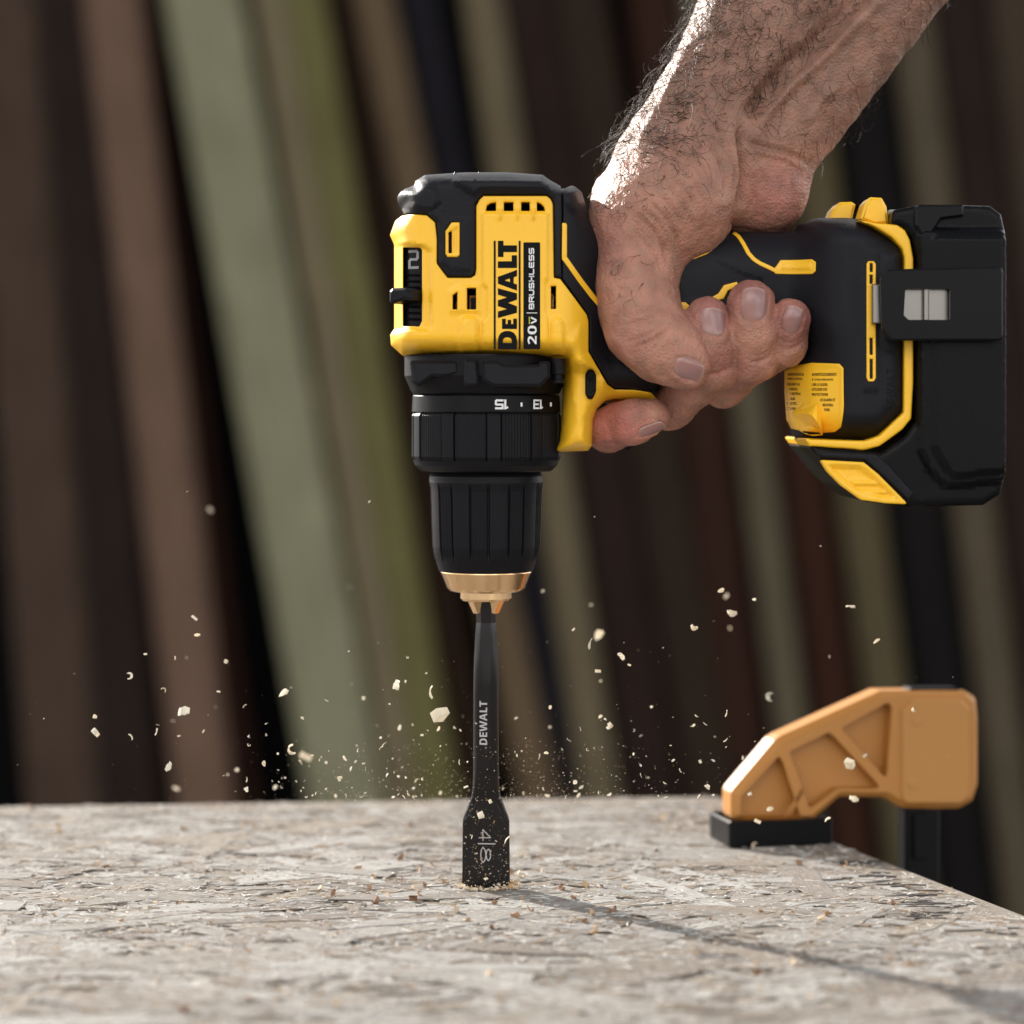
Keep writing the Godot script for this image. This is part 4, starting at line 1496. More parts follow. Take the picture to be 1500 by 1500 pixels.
	for i in 3:
		mb = MB.new()
		mb.xf = Transform3D(Basis(Vector3.UP, PI / 3.0 + TAU / 3.0 * i + 0.35 * 0.0 + PI / 6.0), Vector3.ZERO)
		mb.xf = mb.xf * Transform3D(Basis(Vector3(0, 0, 1), Vector3(1, 0, 0), Vector3(0, 1, 0)), Vector3.ZERO)
		slab(mb, PackedVector2Array([Vector2(1.8, 0), Vector2(4.8, 0), Vector2(6.2, 0), Vector2(5.6, 0)]), 0.0, 1.0, 0.1) if false else null
		var a0: float = Y.call(880)
		var a1: float = Y.call(898)
		mb.xf = Transform3D(Basis(Vector3.UP, TAU / 3.0 * i + PI / 6.0 + PI / 3.0), Vector3.ZERO)
		# a jaw: a tapered finger of metal beside the shank
		var w := 1.9
		var pts := [Vector3(1.9, a1 + 0.6, -w * 0.7), Vector3(1.9, a1 + 0.6, w * 0.7), Vector3(4.4, a1, w * 0.8), Vector3(4.4, a1, -w * 0.8), Vector3(1.9, a0, -w), Vector3(1.9, a0, w), Vector3(6.4, a0, w), Vector3(6.4, a0, -w)]
		for p in pts.size():
			pts[p] *= 0.001
		mb.flat4(pts[0], pts[3], pts[2], pts[1])
		mb.flat4(pts[3], pts[7], pts[6], pts[2])
		mb.flat4(pts[1], pts[2], pts[6], pts[5])
		mb.flat4(pts[0], pts[4], pts[7], pts[3])
		mb.flat4(pts[0], pts[1], pts[5], pts[4])
		put("chuck_jaw", mb.mesh(), mats["gold metal"], chuck)

# ---------------------------------------------------------------- the spade bit
func build_bit() -> void:
	var bit := thing("spade_bit", "dark steel spade bit in the chuck, its dusty blade entering the board", "drill bit")
	var steel: Material = mats["bit steel"]
	var Y := func(py: float) -> float: return mmy(py)
	var mb := MB.new()
	var hex := func(a: float, _y: float, r: float) -> float:
		var t := fposmod(a + PI / 6.0, PI / 3.0) - PI / 6.0
		return r / cos(t)
	lathe(mb, [2.0, Y.call(860), 3.0, Y.call(861), 3.0, Y.call(912)], 96, hex)
	put("hex_shank", mb.mesh(), steel, bit)
	mb = MB.new()
	# the shaft flares into the blade; its cross-section goes from a disc to a thin plate
	var rows := [[905, 2.9, 2.9], [914, 3.3, 3.3], [930, 3.6, 3.6], [960, 4.1, 4.1], [985, 4.45, 4.45], [1010, 4.55, 4.55], [1060, 4.6, 4.6], [1120, 4.65, 4.65], [1136, 4.7, 4.6], [1146, 4.75, 4.5], [1156, 4.9, 4.3], [1166, 5.3, 4.0], [1176, 6.2, 3.5], [1186, 7.1, 2.9], [1194, 7.9, 2.3], [1201, 8.35, 1.7], [1206, 8.4, 1.5], [1306, 8.65, 1.5], [1312, 8.65, 1.5]]
	var segs := 48
	for i in rows.size():
		var ax: float = rows[i][1]
		var az: float = rows[i][2]
		for s in segs + 1:
			var a := TAU * s / segs
			# front and back cut flat where the blade was forged
			var flat: float = 1.5 + 3.4 * clampf((1178.0 - rows[i][0]) / 62.0, 0.0, 1.0)
			var ex: float = 1.0 if ax < 4.7 else lerpf(1.0, 0.55, clampf((ax - 4.7) / 3.0, 0.0, 1.0))
			var x := signf(sin(a)) * pow(absf(sin(a)), ex) * ax
			var z := cos(a) * az
			# the shank's six flats run down into the round shaft
			var six: float = clampf((985.0 - rows[i][0]) / 40.0, 0.0, 1.0)
			if six > 0.0:
				var tt := fposmod(a + PI / 6.0, PI / 3.0) - PI / 6.0
				var hx := lerpf(1.0, 0.93 / cos(tt), six)
				x *= hx
				z *= hx
			if az < 1.6:
				z = clampf(cos(a) * 6.0, -1.0, 1.0) * az
			z = clampf(z, -flat, flat)
			mb.vert(Vector3(x, Y.call(rows[i][0]), z) * 0.001, Vector3.BACK)
	for i in rows.size() - 1:
		for s in segs:
			var q := i * (segs + 1) + s
			mb.quad(q, q + segs + 1, q + segs + 2, q + 1)
	mb.smooth(0, 0)
	put("shaft", mb.mesh(), steel, bit)
	# forged flat: an arch-shaped face standing just proud of the blade
	mb = MB.new()
	slab(mb, fillet(QL([712, 1139, 717, 1148, 725, 1168, 735, 1188, 745.5, 1201, 746.5, 1304, 678.5, 1304, 679.5, 1201, 693, 1182, 700, 1162, 707, 1147], 2.0), 1.0), -1.9, 1.9, 0.55)
	put("blade", mb.mesh(), steel, bit)
	mb = MB.new()
	# the engraved figures, turned on their side
	var flatz := func(_p: Vector2) -> float: return 1.9
	var z5 := func(x: float, y: float) -> Vector2: return Q(640 + x / 8.33, 1150 + y / 8.33, 2.0)
	var g8: Vector2 = z5.call(655, 945)
	strokes(mb, "8", z5.call(535, 945), Vector2(0, 0) + Vector2((655 - 535) / 4.0 / 34.0, 0) * 0.0 + Vector2(0, 185.0 / 4.0 / 34.0), Vector2(120.0 / 6.0 / 34.0, 0), 0.0, 0.34, flatz, 0.06)
	strokes(mb, "4", z5.call(515, 545), Vector2(0, 0.0) + Vector2(0, -130.0 / 4.0 / 34.0) * -1.0 * -1.0, Vector2(140.0 / 6.0 / 34.0, 0), 0.0, 0.32, flatz, 0.06)
	print_poly(mb, bar2(z5.call(500, 715), z5.call(715, 718), 0.4), flatz, 0.06)
	put("size_engraving", mb.mesh(), mats["etching"], bit)
	mb = MB.new()
	var sz := func(p: Vector2) -> float: return sqrt(maxf(0.1, 4.6 * 4.6 - p.x * p.x))
	var b0 := Q(713.5, 1091, 4.6)
	word(mb, "DEWALT", b0, Vector2(0, 15.6), Vector2(-2.7, 0), sz, 0.27)
	put("shaft_lettering", mb.mesh(), mats["etching"], bit)
	# a plug of crumbs round the hole, and dust clinging to the blade
	mb = MB.new()
	for i in 330:
		var t := rng.randf()
		var py := 1304.0 - 120.0 * t * t
		var px := 712.0 + (rng.randf() * 2.0 - 1.0) * 33.0
		var q := Q(px, py, 2.0)
		var s := 0.07 + 0.30 * pow(rng.randf(), 3.5)
		crumb(mb, Vector3(q.x, q.y, 1.95 + s * 0.4) * 0.001, s * 0.001)
	tag(put("clinging_dust", mb.mesh(true), mats.fibre, bit), "", "", "", "stuff")

func crumb(mb: MB, at: Vector3, s: float) -> void:
	var b := Basis(Vector3(rng.randfn(), rng.randfn(), rng.randfn()).normalized(), rng.randf() * TAU)
	mb.xf = Transform3D(b, at)
	var k := rng.randf()
	mb.col = (Color(0.66, 0.56, 0.42) if k < 0.7 else Color(0.45, 0.27, 0.12)) * (0.8 + 0.3 * rng.randf())
	var l := s * (0.8 + 1.2 * rng.randf())
	var p := [Vector3(-l, -s * 0.5, 0), Vector3(l * 0.8, -s * 0.7, s * 0.2), Vector3(l, s * 0.5, -s * 0.1), Vector3(-l * 0.7, s * 0.6, s * 0.25), Vector3(0, 0, s * 0.7), Vector3(0, 0, -s * 0.7)]
	for i in 4:
		mb.flat3(p[i], p[(i + 1) % 4], p[4])
		mb.flat3(p[(i + 1) % 4], p[i], p[5])
	mb.xf = Transform3D()


# ================================================================ the gripping hand and forearm: one continuous surface
# bones: tapered capsules, joined by a smooth minimum; millimetres
var bone_a := PackedVector3Array()
var bone_d := PackedVector3Array()
var bone_l := PackedFloat32Array()
var bone_r := PackedFloat32Array()
var bone_s := PackedFloat32Array()
var bone_g := PackedInt32Array()
const GROUP_K := [8.0, 3.0, 3.0, 3.0, 3.0]

func chain(group: int, joints: Array) -> void:
	# joints: px, py, z, r
	for i in joints.size() - 1:
		var j: Array = joints[i]
		var k: Array = joints[i + 1]
		var a := P(j[0], j[1], j[2] * 0.001) * 1000.0
		var b := P(k[0], k[1], k[2] * 0.001) * 1000.0
		bone_a.append(a)
		bone_d.append(b - a)
		bone_l.append(1.0 / maxf((b - a).length_squared(), 1e-6))
		bone_r.append(j[3])
		bone_s.append(k[3] - j[3])
		bone_g.append(group)

func flesh(p: Vector3, near: PackedInt32Array) -> float:
	var d0 := 1e3
	var rest := 1e3
	var g := -1
	var cur := 1e3
	for i in near:
		var q := p - bone_a[i]
		var t := clampf(q.dot(bone_d[i]) * bone_l[i], 0.0, 1.0)
		var d := (q - bone_d[i] * t).length() - bone_r[i] - bone_s[i] * t
		var bg := bone_g[i]
		if bg != g:
			if g == 0:
				d0 = cur
			elif g > 0:
				rest = smin(rest, cur, 0.7)
			g = bg
			cur = d
		else:
			cur = smin(cur, d, 8.0 if g == 0 else 3.0)
	if g == 0:
		d0 = cur
	elif g > 0:
		rest = smin(rest, cur, 0.7)
	return smin(d0, rest, 1.6)

func smin(a: float, b: float, k: float) -> float:
	var h := k - absf(a - b)
	if h <= 0.0:
		return a if a < b else b
	return (a if a < b else b) - h * h * 0.25 / k

# surface nets over the blocks that the surface may cross
func skin_mesh(lo: Vector3, hi: Vector3, h: float) -> MB:
	var nx := int(ceil((hi.x - lo.x) / h / 8.0)) * 8
	var ny := int(ceil((hi.y - lo.y) / h / 8.0)) * 8
	var nz := int(ceil((hi.z - lo.z) / h / 8.0)) * 8
	var sx := nx + 1
	var sy := ny + 1
	var sxy := sx * sy
	var val := PackedFloat32Array()
	val.resize(sxy * (nz + 1))
	val.fill(1e4)
	var all := PackedInt32Array(range(bone_a.size()))
	var cells := PackedInt32Array()
	var r8 := 8.0 * h * 0.867
	for bz in nz / 8:
		for by in ny / 8:
			for bx in nx / 8:
				var c := lo + Vector3(bx * 8 + 4, by * 8 + 4, bz * 8 + 4) * h
				# which bones matter in this block
				var ds := PackedFloat32Array()
				var best := 1e9
				for i in all:
					var q := c - bone_a[i]
					var t := clampf(q.dot(bone_d[i]) * bone_l[i], 0.0, 1.0)
					var d := (q - bone_d[i] * t).length() - bone_r[i] - bone_s[i] * t
					ds.append(d)
					best = minf(best, d)
				if best > r8 + 4.0 or best < -r8 - 12.0:
					continue
				var near := PackedInt32Array()
				for i in all:
					if ds[i] < best + 2.0 * r8 + 8.0:
						near.append(i)
				var m := flesh(c, near)
				if absf(m) > r8 + 1.0:
					continue
				for sub in 64:
					var ox := bx * 8 + (sub & 3) * 2
					var oy := by * 8 + ((sub >> 2) & 3) * 2
					var oz := bz * 8 + (sub >> 4) * 2
					var cc := lo + Vector3(ox + 1, oy + 1, oz + 1) * h
					var dd := flesh(cc, near)
					var at0 := (oz + 1) * sxy + (oy + 1) * sx + ox + 1
					val[at0] = dd
					if absf(dd) > 1.74 * h + 0.35:
						continue
					for k in 27:
						var ix := ox + k % 3
						var iy := oy + (k / 3) % 3
						var iz := oz + k / 9
						var at := iz * sxy + iy * sx + ix
						if val[at] > 9e3:
							val[at] = flesh(lo + Vector3(ix, iy, iz) * h, near)
					for k in 8:
						cells.append((oz + (k >> 2)) * sxy + (oy + ((k >> 1) & 1)) * sx + ox + (k & 1))
	var mb := MB.new()
	var vid := {}
	var corner := PackedInt32Array([0, 1, sx, sx + 1, sxy, sxy + 1, sxy + sx, sxy + sx + 1])
	var off: Array[Vector3] = [Vector3(0, 0, 0), Vector3(1, 0, 0), Vector3(0, 1, 0), Vector3(1, 1, 0), Vector3(0, 0, 1), Vector3(1, 0, 1), Vector3(0, 1, 1), Vector3(1, 1, 1)]
	var edges := PackedInt32Array([0, 1, 2, 3, 4, 5, 6, 7, 0, 2, 1, 3, 4, 6, 5, 7, 0, 4, 1, 5, 2, 6, 3, 7])
	for c in cells:
		var neg := 0
		for k in 8:
			if val[c + corner[k]] < 0.0:
				neg += 1
		if neg == 0 or neg == 8:
			continue
		var sum := Vector3.ZERO
		var n := 0
		for e in 12:
			var a := edges[2 * e]
			var b := edges[2 * e + 1]
			var va := val[c + corner[a]]
			var vb := val[c + corner[b]]
			if (va < 0.0) != (vb < 0.0):
				sum += off[a].lerp(off[b], va / (va - vb))
				n += 1
		var iz := c / sxy
		var iy := (c - iz * sxy) / sx
		var ix := c % sx
		vid[c] = mb.vert(lo + (Vector3(ix, iy, iz) + sum / n) * h, Vector3.UP)
	for c in vid:
		var i: int = vid[c]
		var v0 := val[c]
		# one quad round each of the three edges that leave the cell's first corner
		if (v0 < 0.0) != (val[c + 1] < 0.0):
			net(mb, vid, c, c - sx, c - sx - sxy, c - sxy, v0 < 0.0)
		if (v0 < 0.0) != (val[c + sx] < 0.0):
			net(mb, vid, c, c - sxy, c - sxy - 1, c - 1, v0 < 0.0)
		if (v0 < 0.0) != (val[c + sxy] < 0.0):
			net(mb, vid, c, c - 1, c - 1 - sx, c - sx, v0 < 0.0)
	return mb

func net(mb: MB, vid: Dictionary, a: int, b: int, c: int, d: int, outward: bool) -> void:
	if vid.has(b) and vid.has(c) and vid.has(d):
		if outward:
			mb.quad(vid[a], vid[b], vid[c], vid[d])
		else:
			mb.quad(vid[d], vid[c], vid[b], vid[a])

# where the line of sight through a pixel meets the flesh (mm), or null-like far point
func on_skin(px: float, py: float, from_z := 60.0) -> Vector3:
	var all := PackedInt32Array(range(bone_a.size()))
	var z := from_z
	var p := P(px, py, z * 0.001) * 1000.0
	for i in 60:
		var d := flesh(p, all)
		if d < 0.02:
			break
		z -= d * 0.9
		if z < -60.0:
			break
		p = P(px, py, z * 0.001) * 1000.0
	return p

func gradient(p: Vector3) -> Vector3:
	var all := PackedInt32Array(range(bone_a.size()))
	var e := 0.3
	return Vector3(flesh(p + Vector3(e, 0, 0), all) - flesh(p - Vector3(e, 0, 0), all), flesh(p + Vector3(0, e, 0), all) - flesh(p - Vector3(0, e, 0), all), flesh(p + Vector3(0, 0, e), all) - flesh(p - Vector3(0, 0, e), all)).normalized()

func pixel(p: Vector3) -> Vector2:
	# mm -> photograph
	var s := F / (DIST - p.z * 0.001)
	return Vector2(750.0 + (p.x * 0.001 - CX) * s, YH - (p.y * 0.001 - CY) * s)

func build_person() -> void:
	# forearm, wrist, heel of the hand, ball of the thumb, thumb, palm behind the grip
	chain(0, [[1420, -420, -16, 28], [1233, -155, -12, 25], [1111, 47, -8, 22.5], [995, 240, -6, 21], [938, 302, -2, 18]])
	chain(0, [[1560, -380, -16, 27], [1358, -104, -13, 22], [1113, 226, -10, 19.5]])
	chain(0, [[1035, 235, 0, 20], [985, 300, 9, 20.3], [944, 340, 9, 18]])
	chain(0, [[1105, 225, -8, 16], [1117, 281, -5, 14.6]])
	chain(0, [[1070, 290, -12, 14], [1117, 283, -8, 14]])
	chain(0, [[926, 350, 9, 15.6], [931, 420, 19, 12.8], [942, 478, 24, 12.4]])
	chain(0, [[942, 478, 24, 12.2], [975, 512, 28.5, 10.4], [1005, 535, 31, 8.6]])
	chain(0, [[1000, 250, -16, 17], [930, 400, -34, 12]])
	chain(0, [[1060, 260, -20, 15], [990, 430, -38, 12]])
	chain(0, [[1090, 270, -18, 13], [1088, 430, -36, 11]])
	chain(0, [[915, 362, 0, 13], [925, 420, -28, 12]])
	chain(0, [[930, 400, -34, 11], [1088, 430, -36, 10]])
	# index, middle, ring and little finger
	chain(1, [[928, 420, -36, 11], [905, 580, -31, 9], [893, 628, -12, 8.2], [894, 627, 3, 8.0], [930, 618, 11, 7.6], [957, 609, 13, 6.0]])
	chain(2, [[985, 430, -40, 11], [972, 560, -27, 9.5], [981, 592, -4, 8.6], [1046, 538, 20.5, 8.4], [1044, 505, 24.3, 8.0], [1035, 467, 24.3, 7.6]])
	chain(3, [[1040, 430, -40, 10], [1035, 540, -28, 9.3], [1060, 562, -4, 8.2], [1103, 527, 22, 8.1], [1104, 490, 25.3, 8.1], [1101, 444, 25.4, 8.2]])
	chain(4, [[1085, 430, -38, 9], [1088, 520, -26, 8], [1112, 528, -2, 7.1], [1151, 505, 20, 7.1], [1159, 465, 24.4, 6.9]])
	var a := P(830, 700, 0.0) * 1000.0
	var b := P(1640, -150, 0.0) * 1000.0
	var mb := skin_mesh(Vector3(a.x, a.y, -56), Vector3(b.x, b.y, 46), SKIN_CELL)
	# ---- creases, tendons, joints: small changes along the normal
	mb.smooth(0, 0)
	var creases := [
		# polyline in the photograph, depth (mm, negative is a ridge), half width (mm)
		[[1290, -40, 1243, 12, 1184, 74, 1141, 110, 1116, 142, 1090, 178], 1.15, 2.6],
		[[1300, -10, 1210, 80, 1160, 125, 1130, 160, 1108, 190], -0.9, 2.2],
		[[1090, 178, 1084, 200, 1089, 232, 1090, 262, 1084, 292, 1074, 322, 1066, 340], 1.4, 1.1],
		[[1084, 200, 1098, 208, 1116, 214, 1150, 222, 1172, 232, 1186, 242], 0.62, 0.9],
		[[1096, 217, 1120, 224, 1150, 231, 1178, 246], -0.5, 0.8],
		[[1100, 270, 1106, 290, 1096, 312], 0.5, 0.9],
		[[1045, 190, 1066, 220, 1078, 250, 1076, 280], 0.45, 0.7],
		[[1030, 200, 1052, 230, 1062, 262, 1062, 290], 0.4, 0.7],
		[[1012, 210, 1034, 245, 1046, 280, 1046, 310], 0.3, 0.7],
		[[990, 235, 1018, 268, 1034, 300, 1036, 330], 0.35, 0.7],
		[[966, 262, 996, 292, 1014, 325, 1018, 350], 0.4, 0.7],
		[[946, 290, 974, 318, 990, 348, 996, 372], 0.5, 0.7],
		[[930, 312, 958, 338, 974, 364, 979, 388], 0.6, 0.7],
		[[918, 330, 944, 352, 962, 376, 972, 400], 0.35, 0.6],
		[[925, 511, 945, 503, 962, 494, 976, 484, 986, 474], 0.45, 0.55],
		[[914, 503, 936, 496, 955, 487, 972, 474], 0.3, 0.5],
		[[958, 512, 966, 500, 978, 490, 984, 476], 0.3, 0.5],
		[[898, 480, 918, 474, 940, 470, 962, 462], 0.22, 0.5],
		[[904, 468, 930, 462, 955, 455], 0.18, 0.5],
		[[1031, 550, 1048, 549, 1062, 543, 1072, 538], 0.7, 0.7],
		[[1034, 558, 1052, 556, 1066, 549], 0.3, 0.5],
		[[1090, 526, 1104, 530, 1118, 528, 1134, 520], 0.6, 0.65],
		[[1094, 520, 1110, 522, 1130, 515], 0.3, 0.5],
		[[1040, 582, 1056, 588, 1074, 588], 0.35, 0.6],
		[[1140, 512, 1152, 514, 1166, 508, 1180, 500], 0.35, 0.6],
		[[1118, 532, 1130, 536, 1144, 530], 0.3, 0.5],
		[[886, 400, 900, 396, 915, 398], 0.2, 0.6], [[888, 430, 905, 424, 925, 426], 0.2, 0.6],
		[[870, 652, 890, 649, 908, 650], 0.25, 0.5],
		[[1060, 185, 1074, 205, 1082, 228], 0.35, 0.6], [[1040, 172, 1062, 200, 1076, 232], 0.3, 0.6], [[1000, 222, 1024, 252, 1040, 285], 0.3, 0.5], [[978, 250, 1006, 280, 1024, 315], 0.3, 0.5], [[956, 276, 984, 304, 1003, 338], 0.35, 0.5],
		[[938, 302, 965, 326, 982, 356], 0.35, 0.5], [[905, 335, 934, 356, 956, 382, 968, 410], 0.22, 0.5], [[925, 322, 952, 346, 968, 372], 0.3, 0.5],
		[[1112, 240, 1120, 262, 1116, 290], 0.3, 0.8], [[1130, 245, 1142, 270, 1140, 300], 0.22, 0.8], [[1155, 250, 1160, 275, 1158, 300], 0.2, 0.8],
		[[946, 520, 962, 508, 980, 492], 0.22, 0.4], [[934, 516, 952, 506, 968, 496], 0.2, 0.4], [[985, 560, 1005, 552, 1020, 546], 0.2, 0.5], [[1045, 520, 1058, 522, 1070, 518], 0.2, 0.5],
		[[975, 600, 990, 604, 1008, 596], 0.3, 0.6], [[1090, 560, 1100, 556, 1110, 548], 0.25, 0.5],
		# veins and tendons on the back of the wrist
		[[1010, 60, 990, 110, 965, 160, 930, 220], -0.5, 1.8],
		[[1090, 20, 1060, 80, 1030, 140, 1005, 190], -0.45, 1.6],
		[[1085, 120, 1060, 165, 1040, 200], 0.5, 1.8],
		[[1230, 120, 1200, 150, 1176, 190], -0.5, 1.6],
	]
	var lines := []
	for c in creases:
		var pl := PackedVector2Array()
		var box := Rect2(c[0][0], c[0][1], 0, 0)
		for i in range(0, c[0].size(), 2):
			pl.append(Vector2(c[0][i], c[0][i + 1]))
			box = box.expand(pl[pl.size() - 1])
		lines.append([pl, c[1], c[2], box.grow(c[2] * 4.08 * 2.6)])
	var nails := nail_list()
	var wob := FastNoiseLite.new()
	wob.seed = 5
	wob.frequency = 0.06
	wob.fractal_octaves = 3
	var fine := FastNoiseLite.new()
	fine.seed = 8
	fine.frequency = 0.35
	fine.fractal_octaves = 3
	var moved := PackedVector3Array()
	moved.resize(mb.v.size())
	var pix := PackedVector2Array()
	pix.resize(mb.v.size())
	for i in mb.v.size():
		var p := mb.v[i]
		var px := pixel(p)
		pix[i] = px
		var d := wob.get_noise_3dv(p) * 0.9 + fine.get_noise_3dv(p) * 0.2
		if mb.n[i].z > 0.05 and px.y > -40.0:
			for l in lines:
				if (l[3] as Rect2).has_point(px):
					var pl: PackedVector2Array = l[0]
					var best := 1e9
					for k in pl.size() - 1:
						best = minf(best, seg_dist(px, pl[k], pl[k + 1]))
					var x: float = best / 4.08 / l[2]
					var ends: float = minf(px.distance_to(pl[0]), px.distance_to(pl[pl.size() - 1])) / 4.08
					d -= l[1] * 2.6 * exp(-x * x) * clampf(0.1 + ends / 6.0, 0.0, 1.0)
			for nl in nails:
				var q: Vector2 = px - nl.at
				if q.length_squared() < 3600.0:
					var u: float = q.dot(nl.axis) / nl.l
					var v: float = q.dot(nl.side) / nl.w
					var rr := pow(pow(absf(u), 3.0) + pow(absf(v), 3.0), 1.0 / 3.0)
					if rr < 1.0:
						d -= 0.55 * (1.0 - smoothstep(0.75, 1.0, rr))
					elif rr < 1.5:
						# the fold of skin round a nail, none at the free edge
						d += 0.38 * (1.0 - absf(rr - 1.18) / 0.32 if absf(rr - 1.18) < 0.32 else 0.0) * (1.0 if u < 0.55 else 0.2)
		moved[i] = p + mb.n[i] * d
	mb.v = moved
	mb.smooth(0, 0)
	# ---- colour: what the skin itself is
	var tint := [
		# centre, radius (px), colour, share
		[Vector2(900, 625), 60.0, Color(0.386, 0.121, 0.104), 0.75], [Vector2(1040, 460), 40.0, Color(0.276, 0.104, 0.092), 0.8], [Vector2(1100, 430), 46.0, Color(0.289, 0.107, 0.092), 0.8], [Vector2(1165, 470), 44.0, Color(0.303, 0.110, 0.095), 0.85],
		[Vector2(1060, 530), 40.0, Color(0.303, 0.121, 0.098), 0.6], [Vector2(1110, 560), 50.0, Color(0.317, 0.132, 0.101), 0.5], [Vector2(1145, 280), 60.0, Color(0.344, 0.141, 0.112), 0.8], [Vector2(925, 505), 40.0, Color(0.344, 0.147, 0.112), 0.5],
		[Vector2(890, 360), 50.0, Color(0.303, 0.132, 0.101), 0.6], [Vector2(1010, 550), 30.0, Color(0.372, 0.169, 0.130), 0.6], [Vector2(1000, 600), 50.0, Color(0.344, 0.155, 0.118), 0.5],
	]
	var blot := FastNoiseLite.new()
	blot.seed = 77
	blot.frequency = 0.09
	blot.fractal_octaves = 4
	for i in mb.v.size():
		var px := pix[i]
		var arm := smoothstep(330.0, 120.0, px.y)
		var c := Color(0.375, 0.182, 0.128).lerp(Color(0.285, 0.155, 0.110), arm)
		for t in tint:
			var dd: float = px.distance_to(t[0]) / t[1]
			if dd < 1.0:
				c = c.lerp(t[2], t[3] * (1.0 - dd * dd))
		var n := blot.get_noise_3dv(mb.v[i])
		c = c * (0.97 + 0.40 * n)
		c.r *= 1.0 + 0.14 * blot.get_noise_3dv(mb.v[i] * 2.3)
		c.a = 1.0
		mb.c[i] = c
	for i in mb.v.size():
		mb.v[i] = mb.v[i] * 0.001
	var skin := plain("skin", Color.WHITE, 0.48, 0.0, 0.42)
	skin.vertex_color_use_as_albedo = true
	skin.uv1_triplanar = true
	skin.uv1_scale = Vector3.ONE * 26.0
	skin.heightmap_enabled = true
	skin.heightmap_texture = noise_tex(512, 0.07, 61, FastNoiseLite.TYPE_CELLULAR, 3, 0.0, 1.0)
	skin.heightmap_scale = 0.055
	var person := thing("person", "bare hairy forearm and hand gripping the drill, thumb and fingertips round its handle", "person")
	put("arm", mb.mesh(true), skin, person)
	# ---- nails
	var nm := plain("nail", Color.WHITE, 0.25)
	nm.vertex_color_use_as_albedo = true
	nm.clearcoat_enabled = true
	nm.clearcoat = 0.3
	nm.clearcoat_roughness = 0.2
	for nl in nails:
		var m := MB.new()
		var rows := 13
		var colsn := 11
		for r in rows:
			for c in colsn:
				var u := (float(r) / (rows - 1)) * 2.0 - 1.0
				var v := (float(c) / (colsn - 1)) * 2.0 - 1.0
				# squared disc
				var uu: float = u * sqrt(maxf(0.0, 1.0 - 0.36 * v * v)) * (1.0 if u < 0 else nl.tip)
				var vv := v * sqrt(maxf(0.0, 1.0 - 0.30 * u * u))
				var q: Vector2 = nl.at + nl.axis * uu * nl.l + nl.side * vv * nl.w
				var s := on_skin(q.x, q.y)
				var nn := gradient(s)
				var lift: float = 0.30 - 0.55 * pow(absf(v), 6.0) - (0.6 * pow(-u, 6.0) if u < 0 else -0.25 * u * u * u)
				var free := 0.55 * smoothstep(0.86, 0.97, u + 0.1 * v * v)
				var moon := smoothstep(-0.62, -0.80, u - 0.25 * v * v)
				var bed := Color(0.30, 0.145, 0.125).lerp(Color(0.255, 0.135, 0.13), 0.5 + 0.5 * sin(v * 3.0 + u))
				bed = bed.lerp(Color(0.33, 0.19, 0.155), moon * 0.6)
				m.col = bed.lerp(Color(0.42, 0.29, 0.22), free).lerp(Color(0.31, 0.15, 0.115), smoothstep(0.82, 1.0, absf(v)))
				m.vert((s + nn * lift) * 0.001, nn)
		for r in rows - 1:
			for c in colsn - 1:
				var k := r * colsn + c
				m.quad(k, k + 1, k + colsn + 1, k + colsn)
		m.smooth(0, 0)
		for i in m.n.size():
			if m.n[i].z < 0.0:
				m.n[i] = -m.n[i]
		put("fingernail", m.mesh(true), nm, person)
	grow_hair(mb, pix, person)

const SKIN_CELL := 0.85

class Nail:
	var at: Vector2
	var axis: Vector2
	var side: Vector2
	var l := 20.0
	var w := 20.0
	var tip := 1.0

func nail(px: float, py: float, ax: float, ay: float, l: float, w: float, tip := 1.0) -> Nail:
	var n := Nail.new()
	n.at = Vector2(px, py)
	n.axis = Vector2(ax, ay).normalized()
	n.side = Vector2(-n.axis.y, n.axis.x)
	n.l = l
	n.w = w
	n.tip = tip
	return n

func nail_list() -> Array:
	return [nail(1044, 473, 0.16, -1.0, 21, 21), nail(1104, 447, 0.10, -1.0, 25, 21), nail(1160, 469, 0.32, -1.0, 20, 16), nail(1008, 540, 0.86, 0.30, 22, 17), nail(953, 629, 0.93, -0.34, 21, 8)]

